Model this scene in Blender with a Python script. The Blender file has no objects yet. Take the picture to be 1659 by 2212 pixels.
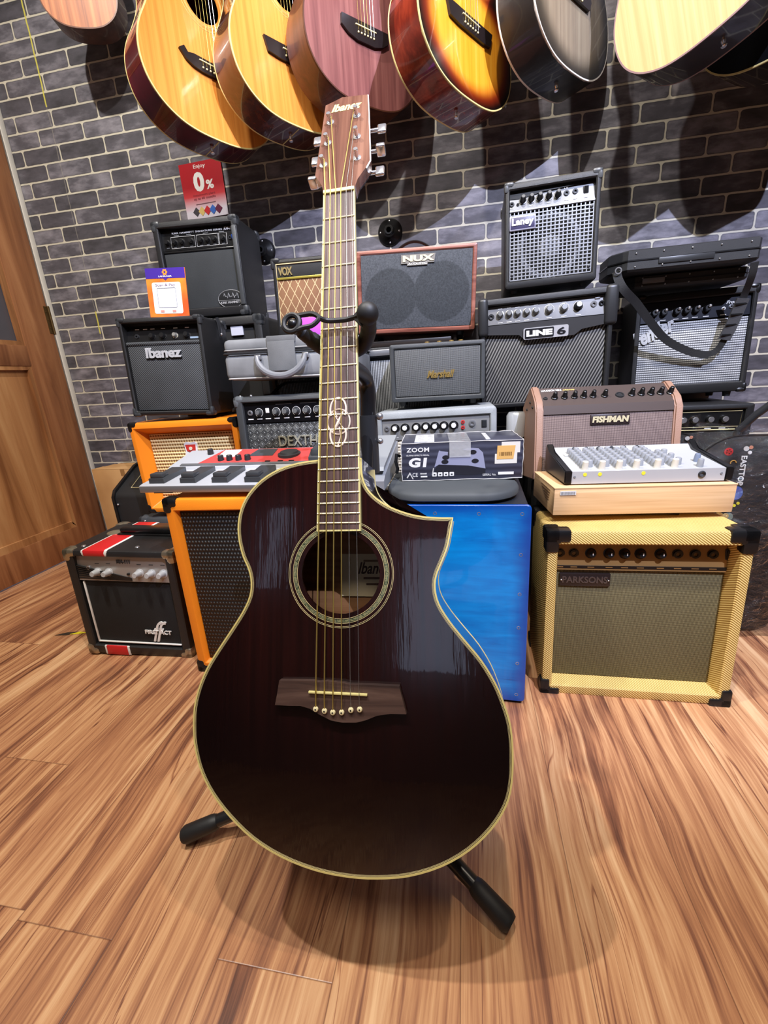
import bpy, bmesh, math, random
from mathutils import Vector, Matrix
random.seed(7)
PI = math.pi
S = bpy.context.scene
COL = S.collection
H = 0.7344            # camera height
WY = 1.8              # brick wall depth
WX = -1.805           # left wall

# ------------------------------------------------------------------ node helper
def lin(c):
    r = []
    for v in c:
        v = v / 255.0
        r.append(v / 12.92 if v <= 0.04045 else ((v + 0.055) / 1.055) ** 2.4)
    return (*r, 1.0)

class NT:
    def __init__(s, name, col=(128, 128, 128), rough=0.5, metal=0.0, coat=0.0, spec=0.5):
        s.mat = bpy.data.materials.new(name); s.mat.use_nodes = True
        s.nt = s.mat.node_tree; s.b = s.nt.nodes['Principled BSDF']
        s.b.inputs['Base Color'].default_value = lin(col)
        s.b.inputs['Roughness'].default_value = rough
        s.b.inputs['Metallic'].default_value = metal
        s.b.inputs['Coat Weight'].default_value = coat
        s.b.inputs['Coat Roughness'].default_value = 0.04
        s.b.inputs['Specular IOR Level'].default_value = spec
    def set(s, inp, v):
        if isinstance(v, bpy.types.NodeSocket): s.nt.links.new(v, inp)
        else: inp.default_value = v
    def m(s, op, a, b=0.0, c=0.0):
        n = s.nt.nodes.new('ShaderNodeMath'); n.operation = op
        for i, v in enumerate((a, b, c)): s.set(n.inputs[i], v)
        return n.outputs[0]
    def coord(s):
        if not hasattr(s, '_c'):
            s._c = s.nt.nodes.new('ShaderNodeTexCoord').outputs['Object']
            x = s.nt.nodes.new('ShaderNodeSeparateXYZ'); s.nt.links.new(s._c, x.inputs[0])
            s.x, s.y, s.z = x.outputs
        return s._c
    def vec(s, x, y, z):
        n = s.nt.nodes.new('ShaderNodeCombineXYZ')
        for i, v in enumerate((x, y, z)): s.set(n.inputs[i], v)
        return n.outputs[0]
    def noise(s, scale, detail=3, rough=0.5, vec=None, dist=0.0):
        n = s.nt.nodes.new('ShaderNodeTexNoise'); n.inputs['Scale'].default_value = scale
        n.inputs['Detail'].default_value = detail; n.inputs['Roughness'].default_value = rough
        n.inputs['Distortion'].default_value = dist
        s.nt.links.new(vec if vec is not None else s.coord(), n.inputs['Vector'])
        return n.outputs[0]
    def white(s, vec):
        n = s.nt.nodes.new('ShaderNodeTexWhiteNoise'); n.noise_dimensions = '3D'
        s.nt.links.new(vec, n.inputs['Vector']); return n.outputs[0]
    def mix(s, f, a, b):
        n = s.nt.nodes.new('ShaderNodeMix'); n.data_type = 'RGBA'
        s.set(n.inputs[0], f)
        for i, v in ((6, a), (7, b)):
            s.set(n.inputs[i], lin(v) if isinstance(v, tuple) and len(v) == 3 else v)
        return n.outputs[2]
    def ramp(s, f, stops):
        n = s.nt.nodes.new('ShaderNodeValToRGB'); e = n.color_ramp.elements
        while len(e) < len(stops): e.new(0.5)
        for i, (p, c) in enumerate(stops): e[i].position = p; e[i].color = lin(c)
        s.nt.links.new(f, n.inputs[0]); return n.outputs[0]
    def sm(s, v, lo, hi):
        n = s.nt.nodes.new('ShaderNodeMapRange'); n.interpolation_type = 'SMOOTHSTEP'
        s.set(n.inputs[0], v); n.inputs[1].default_value = lo; n.inputs[2].default_value = hi
        return n.outputs[0]
    def color(s, c): s.set(s.b.inputs['Base Color'], c); return s
    def rough(s, c): s.set(s.b.inputs['Roughness'], c); return s
    def bump(s, h, dist=0.001, strength=0.6):
        n = s.nt.nodes.new('ShaderNodeBump'); n.inputs['Strength'].default_value = strength
        n.inputs['Distance'].default_value = dist
        s.nt.links.new(h, n.inputs['Height']); s.nt.links.new(n.outputs[0], s.b.inputs['Normal'])
        return s

_mc = {}
def flat(col, rough=0.5, metal=0.0, coat=0.0):
    k = (col, rough, metal, coat)
    if k not in _mc: _mc[k] = NT('paint_%d' % len(_mc), col, rough, metal, coat).mat
    return _mc[k]
def tolex(name, col, rough=0.45, scale=650, bump=0.0012, var=0.25, spec=0.5):
    n = NT(name, col, rough, spec=spec); f = n.noise(scale, 3, 0.6)
    f2 = n.noise(9, 3)
    dark = tuple(int(c * (1 - var)) for c in col); lite = tuple(min(255, int(c * (1 + var))) for c in col)
    n.color(n.mix(f2, dark, lite)); n.bump(f, bump, 0.55); return n.mat
def stripes(name, ca, cb, ang, period, duty=0.5, rough=0.8, bump=0.0008, ang2=None, period2=None, duty2=0.5, dist=0.0):
    """woven cloth: one or two crossed sets of threads in the object's X/Z plane"""
    n = NT(name, ca, rough); n.coord()
    def st(ang, per, duty):
        t = n.m('ADD', n.m('MULTIPLY', n.x, math.cos(ang) / per), n.m('MULTIPLY', n.z, math.sin(ang) / per))
        s_ = n.m('SINE', n.m('MULTIPLY', t, 2 * PI))
        th = math.cos(PI * duty)
        return n.sm(s_, th - 0.5, th + 0.5)
    f = st(ang, period, duty)
    if ang2 is not None:
        f = n.m('MULTIPLY', f, st(ang2, period2 or period, duty2))
    f3 = n.noise(14, 3)
    c = n.mix(f, cb, ca)
    c2 = n.nt.nodes.new('ShaderNodeMix'); c2.data_type = 'RGBA'; c2.blend_type = 'MULTIPLY'
    c2.inputs[0].default_value = 0.35
    n.nt.links.new(c, c2.inputs[6]); n.nt.links.new(n.ramp(f3, [(0.3, (150, 150, 150)), (0.7, (255, 255, 255))]), c2.inputs[7])
    n.color(c2.outputs[2]); n.bump(f, bump, 0.6)
    return n.mat

# ------------------------------------------------------------------ mesh helper
def srt(a, b): return (a, b) if a < b else (b, a)
class MB:
    def __init__(s): s.bm = bmesh.new()
    def box(s, x0, y0, z0, x1, y1, z1, bev=0.0, seg=2):
        x0, x1 = srt(x0, x1); y0, y1 = srt(y0, y1); z0, z1 = srt(z0, z1)
        r = bmesh.ops.create_cube(s.bm, size=1.0)['verts']
        for v in r:
            v.co = Vector(((x0 + x1) / 2 + v.co.x * (x1 - x0), (y0 + y1) / 2 + v.co.y * (y1 - y0), (z0 + z1) / 2 + v.co.z * (z1 - z0)))
        if bev > 0:
            bev = min(bev, (x1 - x0) * .49, (y1 - y0) * .49, (z1 - z0) * .49)
            ed = list({e for v in r for e in v.link_edges})
            bmesh.ops.bevel(s.bm, geom=ed, offset=bev, segments=seg, affect='EDGES', profile=0.5)
        return s
    def cyl(s, p0, p1, r0, r1=None, seg=20, cap=True):
        p0, p1 = Vector(p0), Vector(p1); r1 = r0 if r1 is None else r1
        d = (p1 - p0); q = d.to_track_quat('Z', 'Y'); a = q @ Vector((1, 0, 0)); b = q @ Vector((0, 1, 0))
        A = [s.bm.verts.new(p0 + (a * math.cos(t) + b * math.sin(t)) * r0) for t in [2 * PI * i / seg for i in range(seg)]]
        B = [s.bm.verts.new(p1 + (a * math.cos(t) + b * math.sin(t)) * r1) for t in [2 * PI * i / seg for i in range(seg)]]
        for i in range(seg): s.bm.faces.new((A[i], A[(i + 1) % seg], B[(i + 1) % seg], B[i]))
        if cap: s.bm.faces.new(A[::-1]); s.bm.faces.new(B)
        return s
    def lathe(s, p0, ax, prof, seg=24):
        """prof: list of (distance along ax, radius)"""
        p0 = Vector(p0); ax = Vector(ax).normalized(); q = ax.to_track_quat('Z', 'Y'); a = q @ Vector((1, 0, 0)); b = q @ Vector((0, 1, 0))
        R = []
        for h, r in prof:
            R.append([s.bm.verts.new(p0 + ax * h + (a * math.cos(t) + b * math.sin(t)) * max(r, 1e-5)) for t in [2 * PI * i / seg for i in range(seg)]])
        for A, B in zip(R[:-1], R[1:]):
            for i in range(seg): s.bm.faces.new((A[i], A[(i + 1) % seg], B[(i + 1) % seg], B[i]))
        s.bm.faces.new(R[0][::-1]); s.bm.faces.new(R[-1]); return s
    def sphere(s, c, r, sx=1, sy=1, sz=1, u=20, v=12):
        m = Matrix.Translation(Vector(c)) @ Matrix.Diagonal((sx, sy, sz, 1))
        bmesh.ops.create_uvsphere(s.bm, u_segments=u, v_segments=v, radius=r, matrix=m); return s
    def tube(s, pts, r, seg=10, closed=False, flat=None, up=None):
        pts = [Vector(p) for p in pts]; n = len(pts); R = []
        rr = r if isinstance(r, (list, tuple)) else [r] * n
        prev = None
        for i, p in enumerate(pts):
            if closed: t = pts[(i + 1) % n] - pts[i - 1]
            else: t = pts[min(i + 1, n - 1)] - pts[max(i - 1, 0)]
            t.normalize()
            if up is not None: b = t.cross(Vector(up)).normalized(); a = b.cross(t).normalized()
            else:
                if prev is None: prev = Vector((0, 0, 1)) if abs(t.z) < .9 else Vector((1, 0, 0))
                b = t.cross(prev).normalized(); a = b.cross(t).normalized(); prev = a
            fa = flat if flat else 1.0
            R.append([s.bm.verts.new(p + (a * math.cos(k) * fa + b * math.sin(k)) * rr[i]) for k in [2 * PI * j / seg for j in range(seg)]])
        L = n if closed else n - 1
        for i in range(L):
            A, B = R[i], R[(i + 1) % n]
            for j in range(seg): s.bm.faces.new((A[j], A[(j + 1) % seg], B[(j + 1) % seg], B[j]))
        if not closed: s.bm.faces.new(R[0][::-1]); s.bm.faces.new(R[-1])
        return s
    def prism(s, poly, a0, a1, plane='XZ'):
        """extrude a 2D polygon; plane XZ -> along Y, YZ -> along X, XY -> along Z"""
        def P(u, v, w): return {'XZ': (u, w, v), 'YZ': (w, u, v), 'XY': (u, v, w)}[plane]
        A = [s.bm.verts.new(P(u, v, a0)) for u, v in poly]; B = [s.bm.verts.new(P(u, v, a1)) for u, v in poly]
        n = len(poly)
        for i in range(n): s.bm.faces.new((A[i], A[(i + 1) % n], B[(i + 1) % n], B[i]))
        s.bm.faces.new(A[::-1]); s.bm.faces.new(B); return s
    def loops(s, L, closed=True, cap0=True, cap1=True):
        R = [[s.bm.verts.new(p) for p in l] for l in L]; n = len(R[0])
        for A, B in zip(R[:-1], R[1:]):
            for i in range(n if closed else n - 1): s.bm.faces.new((A[i], A[(i + 1) % n], B[(i + 1) % n], B[i]))
        if cap0: s.bm.faces.new(R[0][::-1])
        if cap1: s.bm.faces.new(R[-1])
        return s
    def build(s, name, mat, parent=None, loc=(0, 0, 0), rot=None, smooth=35, tag_=None, origin=None):
        bm = s.bm
        bmesh.ops.recalc_face_normals(bm, faces=bm.faces)
        if origin is not None:
            bmesh.ops.translate(bm, verts=bm.verts, vec=-Vector(origin)); loc = origin
        me = bpy.data.meshes.new(name); bm.to_mesh(me); bm.free()
        o = bpy.data.objects.new(name, me); COL.objects.link(o)
        me.materials.append(mat)
        if smooth:
            me.polygons.foreach_set('use_smooth', [True] * len(me.polygons))
            me.set_sharp_from_angle(angle=math.radians(smooth))
        o.location = loc
        if rot: o.rotation_euler = rot
        if parent is not None: o.parent = parent
        return o
def rr(x0, z0, x1, z1, r, n=4):
    out = []
    for cx, cz, a0 in ((x1 - r, z1 - r, 0), (x0 + r, z1 - r, PI / 2), (x0 + r, z0 + r, PI), (x1 - r, z0 + r, 1.5 * PI)):
        for i in range(n + 1):
            a = a0 + PI / 2 * i / n; out.append((cx + r * math.cos(a), cz + r * math.sin(a)))
    return out
def tag(o, label, cat, group=None):
    o['label'] = label; o['category'] = cat
    if group: o['group'] = group
    return o
def thing(name, label, cat, loc=(0, 0, 0), rot=(0, 0, 0), group=None, M=None):
    o = bpy.data.objects.new(name, None); COL.objects.link(o); o.empty_display_size = 0.05
    o.location = loc
    if M is not None: o.rotation_euler = M.to_euler()
    else: o.rotation_euler = rot
    return tag(o, label, cat, group)
def pose(yaw, pitch, roll):
    return Matrix.Rotation(math.radians(yaw), 3, 'Z') @ Matrix.Rotation(math.radians(pitch), 3, 'X') @ Matrix.Rotation(math.radians(roll), 3, 'Y')
def struct(o): o['kind'] = 'structure'; return o

def text(s, box, y, mat, parent, name='lettering', depth=0.0012, shear=0.0, bold=0.0, rotz=0.0, face='front', space=1.0):
    """lettering fitted to the box (x0, z0, x1, z1) on a plane facing -Y at the given y (its back)"""
    cu = bpy.data.curves.new('t', 'FONT'); cu.body = s; cu.extrude = 0.5; cu.offset = bold; cu.shear = shear
    cu.resolution_u = 3; cu.space_character = space
    t = bpy.data.objects.new('t', cu); COL.objects.link(t)
    bpy.context.view_layer.update()
    me = bpy.data.meshes.new_from_object(t.evaluated_get(bpy.context.evaluated_depsgraph_get()))
    bpy.data.objects.remove(t); bpy.data.curves.remove(cu)
    xs = [v.co.x for v in me.vertices]; ys = [v.co.y for v in me.vertices]
    x0, x1, y0, y1 = min(xs), max(xs), min(ys), max(ys)
    w, h = box[2] - box[0], box[3] - box[1]
    if rotz:   # text runs downwards
        for v in me.vertices:
            u = (v.co.x - x0) / (x1 - x0); k = (v.co.y - y0) / (y1 - y0); e = v.co.z
            v.co = (box[0] + k * w, y - depth if e > 0 else y, box[3] - u * h)
    else:
        for v in me.vertices:
            u = (v.co.x - x0) / (x1 - x0); k = (v.co.y - y0) / (y1 - y0); e = v.co.z
            v.co = (box[0] + u * w, y - depth if e > 0 else y, box[1] + k * h)
    me.name = name; me.materials.clear(); me.materials.append(mat)
    o = bpy.data.objects.new(name, me); COL.objects.link(o)
    if parent is not None: o.parent = parent
    return o

# ------------------------------------------------------------------ materials
BLK = tolex('black_vinyl', (30, 30, 31), 0.42)
BLK2 = tolex('black_vinyl_fine', (24, 24, 25), 0.5, 900)
DGREY = tolex('charcoal_vinyl', (62, 64, 66), 0.45)
GREYV = tolex('grey_vinyl', (152, 156, 158), 0.4, 500, 0.001)
PLAS = flat((20, 20, 21), 0.32)
PLAS2 = flat((44, 45, 47), 0.38)
RUB = NT('soft_black_rubber', (26, 26, 27), 0.55).mat
DARK = flat((8, 8, 9), 0.9)
CHR = NT('chrome', (235, 235, 238), 0.2, .85).mat
SIL = NT('brushed_silver', (190, 191, 194), 0.32, 0.85).mat
SILP = flat((196, 198, 200), 0.38, 0.25)
WHT = flat((235, 234, 230), 0.5)
CREAM = flat((232, 218, 165), 0.4)
GOLD = NT('gold_plate', (226, 190, 112), 0.28, 0.8).mat
GREY = flat((120, 122, 125), 0.5)
DKG = flat((52, 54, 57), 0.5)
ORV = tolex('orange_vinyl', (246, 140, 30), 0.42, 420, 0.0006, 0.04)
RED = flat((205, 34, 38), 0.4)

# bricks (printed wallpaper: three brick lengths repeating every 0.552 m)
n = NT('slate_brick_wallpaper', (80, 78, 82), 0.62); n.coord()
PIT = 0.05535; Z0 = H + 1.8 * 0.586168
k_ = n.m('DIVIDE', n.m('SUBTRACT', Z0, n.z), PIT); row = n.m('FLOOR', k_); v_ = n.m('MULTIPLY', n.m('FRACT', k_), PIT)
par = n.m('ABSOLUTE', n.m('MODULO', row, 2.0))
wob = n.m('MULTIPLY', n.m('SUBTRACT', n.noise(60, 2), 0.5), 0.003)
x0_ = n.m('ADD', 0.076, n.m('MULTIPLY', par, -0.080))
c_ = n.m('DIVIDE', n.m('SUBTRACT', n.m('ADD', n.x, wob), x0_), 0.552); u_ = n.m('MULTIPLY', n.m('FRACT', c_), 0.552)
dj = n.m('MINIMUM', n.m('MINIMUM', u_, n.m('SUBTRACT', 0.552, u_)), n.m('MINIMUM', n.m('ABSOLUTE', n.m('SUBTRACT', u_, 0.205)), n.m('ABSOLUTE', n.m('SUBTRACT', u_, 0.379))))
wob2 = n.m('MULTIPLY', n.m('SUBTRACT', n.noise(45, 3), 0.5), 0.003)
v2 = n.m('ADD', v_, wob2)
dr = n.m('MINIMUM', v2, n.m('SUBTRACT', PIT, v2))
R0 = 0.011     # rounded corners
qx = n.m('MAXIMUM', n.m('SUBTRACT', R0, dj), 0.0); qz = n.m('MAXIMUM', n.m('SUBTRACT', R0, dr), 0.0)
dist = n.m('SUBTRACT', R0, n.m('SQRT', n.m('ADD', n.m('MULTIPLY', qx, qx), n.m('MULTIPLY', qz, qz))))
brick = n.sm(dist, 0.0017, 0.0038)
cell = n.m('ADD', n.m('ADD', n.m('GREATER_THAN', u_, 0.205), n.m('GREATER_THAN', u_, 0.379)), n.m('MULTIPLY', n.m('FLOOR', c_), 3.0))
rnd = n.white(n.vec(cell, row, 0.0))
cloud = n.noise(11, 4, 0.6, n.vec(n.x, n.y, n.m('MULTIPLY', n.z, 2.6)))
grain = n.noise(240, 3, 0.6)
bc = n.ramp(n.m('ADD', n.m('MULTIPLY', cloud, 0.75), n.m('MULTIPLY', rnd, 0.25)), [(0.28, (58, 56, 60)), (0.5, (88, 85, 92)), (0.74, (148, 144, 152))])
edge = n.sm(dist, 0.003, 0.0065)
bc = n.mix(n.m('MULTIPLY', n.m('SUBTRACT', 1.0, edge), 0.55), bc, (34, 33, 38))
bc = n.mix(n.m('MULTIPLY', grain, 0.25), bc, (60, 58, 66))
sx_ = n.m('ABSOLUTE', n.m('ADD', n.m('ADD', n.x, 1.592), n.m('MULTIPLY', n.m('SUBTRACT', n.noise(14, 2), .5), .008)))
seam = n.m('SUBTRACT', 1.0, n.sm(sx_, .0006, .0022))
zr = n.m('ADD', n.m('GREATER_THAN', n.z, 1.80), n.m('MULTIPLY', n.m('GREATER_THAN', n.z, .985), n.m('LESS_THAN', n.z, 1.075)))
wallc = n.mix(brick, (198, 192, 174), bc)
wallc = n.mix(n.m('MULTIPLY', seam, .45), wallc, (160, 154, 142))
wallc = n.mix(n.m('MULTIPLY', n.m('SUBTRACT', 1.0, n.sm(sx_, .001, .0045)), zr), wallc, (206, 196, 84))
n.color(wallc); n.bump(n.m('ADD', grain, n.m('MULTIPLY', brick, 0.8)), 0.0006, 0.4)
BRICK = n.mat

# laminate floor, planks along Y
n = NT('walnut_laminate', (190, 140, 100), 0.33); n.coord()
pu = n.m('DIVIDE', n.m('SUBTRACT', n.x, 0.158), 0.161); pi_ = n.m('FLOOR', pu); pf = n.m('FRACT', pu)
off = n.white(n.vec(pi_, 3.0, 0.0)); yv = n.m('DIVIDE', n.m('ADD', n.y, n.m('MULTIPLY', off, 1.2)), 1.2)
pj_ = n.m('FLOOR', yv); yf = n.m('FRACT', yv)
idr = n.white(n.vec(pi_, pj_, 5.0)); idr2 = n.white(n.vec(pj_, pi_, 9.0))
# bend the grain a little so that streaks wander
bend = n.noise(2.2, 2, 0.5, n.vec(n.m('ADD', n.x, n.m('MULTIPLY', idr, 31.0)), n.y, idr2))
gx = n.m('ADD', n.x, n.m('MULTIPLY', bend, 0.065))
gv = n.vec(n.m('MULTIPLY', gx, 38.0), n.m('ADD', n.m('MULTIPLY', n.y, 1.7), n.m('MULTIPLY', idr, 40.0)), n.m('MULTIPLY', idr2, 17.0))
st1 = n.noise(1.0, 5, 0.62, gv, 0.6)
gv2 = n.vec(n.m('MULTIPLY', gx, 210.0), n.m('MULTIPLY', n.y, 6.0), n.m('MULTIPLY', idr, 9.0))
st2 = n.noise(1.0, 4, 0.6, gv2)
big = n.noise(1.0, 3, 0.5, n.vec(n.m('MULTIPLY', gx, 9.0), n.m('ADD', n.m('MULTIPLY', n.y, 1.1), n.m('MULTIPLY', idr2, 20.0)), idr))
rid = n.m('ABSOLUTE', n.m('SUBTRACT', n.noise(1.0, 3, 0.5, n.vec(n.m('MULTIPLY', gx, 30.0), n.m('ADD', n.m('MULTIPLY', n.y, 1.3), n.m('MULTIPLY', idr2, 50.0)), idr), 0.8), 0.5))
thin = n.m('MULTIPLY', n.m('SUBTRACT', 1.0, n.sm(rid, 0.0, 0.018)), n.sm(big, 0.46, 0.60))
patch = n.noise(1.0, 3, 0.55, n.vec(n.m('MULTIPLY', gx, 7.0), n.m('ADD', n.m('MULTIPLY', n.y, 2.2), n.m('MULTIPLY', idr2, 13.0)), n.m('MULTIPLY', idr, 7.0)))
amp_ = n.m('ADD', 0.30, n.m('MULTIPLY', n.sm(patch, 0.40, 0.60), 0.42))
t = n.m('ADD', n.m('ADD', n.m('MULTIPLY', n.m('SUBTRACT', st1, 0.5), amp_), 0.505), n.m('ADD', n.m('MULTIPLY', n.m('SUBTRACT', st2, 0.5), 0.24), n.m('MULTIPLY', n.m('SUBTRACT', big, 0.5), 0.22)))
t = n.m('SUBTRACT', t, n.m('MULTIPLY', thin, 0.10))
wc = n.ramp(t, [(0.36, (76, 44, 34)), (0.43, (124, 78, 55)), (0.485, (168, 116, 80)), (0.54, (196, 146, 103)), (0.64, (222, 180, 136))])
wc = n.mix(n.m('MULTIPLY', idr, 0.12), wc, (170, 116, 88))
gap = n.m('MULTIPLY', n.sm(n.m('MINIMUM', pf, n.m('SUBTRACT', 1.0, pf)), 0.0, 0.008), n.sm(n.m('MINIMUM', yf, n.m('SUBTRACT', 1.0, yf)), 0.0, 0.0012))
n.color(n.mix(n.m('ADD', 0.35, n.m('MULTIPLY', gap, 0.65)), (84, 48, 34), wc))
n.bump(n.m('ADD', st2, n.m('MULTIPLY', gap, 1.5)), 0.0004, 0.35)
FLOORM = n.mat

def wood(name, dark, mid, lite, axis='z', sc=1.0, rough=0.45, coat=0.0, contrast=0.12):
    n = NT(name, mid, rough, coat=coat); n.coord()
    a = {'x': n.x, 'y': n.y, 'z': n.z}; k = {}
    for q in 'xyz': k[q] = n.m('MULTIPLY', a[q], (3.0 if q == axis else 38.0) * sc)
    f = n.noise(1.0, 5, 0.6, n.vec(k['x'], k['y'], k['z']), 0.7)
    n.color(n.ramp(f, [(0.5 - contrast * 1.4, dark), (0.5, mid), (0.5 + contrast * 1.4, lite)]))
    n.bump(f, 0.0005, 0.2); return n.mat
DOORW = wood('door_wood', (116, 70, 42), (150, 98, 62), (172, 120, 80), 'z', 0.5, 0.5)
DOORP = wood('door_panel_wood', (132, 84, 48), (178, 126, 80), (205, 158, 108), 'z', 0.28, 0.5)

# ------------------------------------------------------------------ room
RX, RY, CZ = 2.4, -2.6, 2.85
struct(MB().box(WX - .1, RY - .1, -0.06, RX + .1, WY + .1, 0).build('floor', FLOORM, smooth=0))
struct(MB().box(WX - .1, WY, 0, RX + .1, WY + .1, CZ).build('wall_back', BRICK, smooth=0))
PW = tolex('painted_wall', (112, 106, 100), 0.8, 300, 0.0003, 0.03)
CEI = flat((150, 146, 140), 0.85)
m = MB()
m.box(WX - .1, 1.775, 0, WX, WY, CZ); m.box(WX - .1, RY, 0, WX, 0.94, CZ); m.box(WX - .1, 0.94, 2.06, WX, 1.775, CZ)
struct(m.build('wall_left', PW, smooth=0))
struct(MB().box(RX, RY, 0, RX + .1, WY, CZ).build('wall_right', PW, smooth=0))
m = MB()   # wall behind the photographer; its two windows are added for the guitar's reflections
for x0, x1, z0, z1 in ((WX - .1, -1.79, 0, CZ), (-1.79, -1.56, 0, 1.35), (-1.79, -1.56, 2.25, CZ), (-1.56, -.42, 0, CZ), (-.42, .12, 0, .72), (-.42, .12, 1.95, CZ), (.12, RX + .1, 0, CZ)):
    m.box(x0, RY - .1, z0, x1, RY, z1)
struct(m.build('wall_front', PW, smooth=0))
m = MB()
for x0, x1, z0, z1 in ((-1.79, -1.56, 1.35, 2.25), (-.42, .12, .72, 1.95)):
    for q in ((x0, z0, x0 + .03, z1), (x1 - .03, z0, x1, z1), (x0, z0, x1, z0 + .03), (x0, z1 - .03, x1, z1)):
        m.box(q[0], RY - .08, q[1], q[2], RY - .03, q[3])
w_ = struct(m.build('added_window_1', DKG, smooth=0))  # frames of the added openings, sized so their reflections land on the guitar top
n = NT('added_pane_glass', (235, 240, 245), 0.02); n.b.inputs['Transmission Weight'].default_value = 1.0; n.b.inputs['IOR'].default_value = 1.02
MB().box(-1.76, RY - .055, 1.38, -1.59, RY - .05, 2.22).box(-.39, RY - .055, .75, .09, RY - .05, 1.92).build('added_pane', n.mat, w_, smooth=0)
struct(MB().box(WX - .1, RY - .1, CZ, RX + .1, WY + .1, CZ + .06).build('ceiling', CEI, smooth=0))
# door in the left wall
WT = tolex('white_trim', (214, 210, 202), 0.6, 200, 0.0005, 0.05)
m = MB().box(WX - .1, 1.777, 0, WX + .004, WY - .001, 2.08, 0.001).box(WX - .1, .915, 0, WX + .006, .945, 2.08).box(WX - .1, .915, 2.05, WX + .006, WY - .001, 2.08)
struct(m.build('trim_1', WT))
dx = WX - .003
door = struct(MB().box(dx - .035, 0.948, .006, dx, 1.05, 2.05, .003).box(dx - .035, 1.625, .006, dx, 1.775, 2.05, .003)
   .box(dx - .035, 1.04, .006, dx - .0003, 1.63, .137, .003).box(dx - .035, 1.04, .858, dx - .0003, 1.63, .94, .003).box(dx - .035, 1.04, 1.93, dx - .0003, 1.63, 2.05, .003).build('door_1', DOORW))
MB().box(dx - .026, 1.045, .13, dx - .014, 1.63, .865).build('door_panel', DOORP, door)
m = MB()
for z0, z1, sz in ((.137, .166, 1), (.842, .858, -1), (.94, .957, 1), (1.915, 1.93, -1)):
    a, b = (z0, z1) if sz > 0 else (z1, z0)
    m.prism([(1.05, a), (1.625, a), (1.625, b) if 0 else (1.607, b), (1.068, b)], dx - .016, dx - .003, 'YZ')
for z0, z1 in ((.137, .858), (.94, 1.93)):
    for y0, y1 in ((1.05, 1.068), (1.625, 1.607)):
        m.prism([(y0, z0), (y1, z0 + .018), (y1, z1 - .018), (y0, z1)], dx - .016, dx - .003, 'YZ')
m.build('door_moulding', DOORP, door)
n = NT('door_glass', (88, 86, 94), 0.25, 0.0); n.b.inputs['Transmission Weight'].default_value = 0.1; n.coord(); n.bump(n.noise(25, 2), 0.004, .2)
MB().box(dx - .024, 1.05, .95, dx - .019, 1.625, 1.92).build('door_glass', n.mat, door, smooth=0)
m = MB().cyl((dx + .004, 1.777, .996), (dx + .004, 1.777, 1.11), .005, seg=12).box(dx - .001, 1.757, .998, dx + .0015, 1.777, 1.108).box(dx - .001, 1.777, .998, dx + .0015, 1.795, 1.108)
for z in (1.02, 1.053, 1.086): m.cyl((dx, 1.766, z), (dx + .003, 1.766, z), .003, seg=8)
m.build('door_hinge', NT('old_brass', (120, 98, 66), 0.4, 0.9).mat, door)
MB().cyl((dx, 1.0, 1.0), (dx + .05, 1.0, 1.0), .01).cyl((dx + .045, .99, 1.0), (dx + .045, 1.11, 1.0), .009).build('door_handle', SIL, door)

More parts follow.
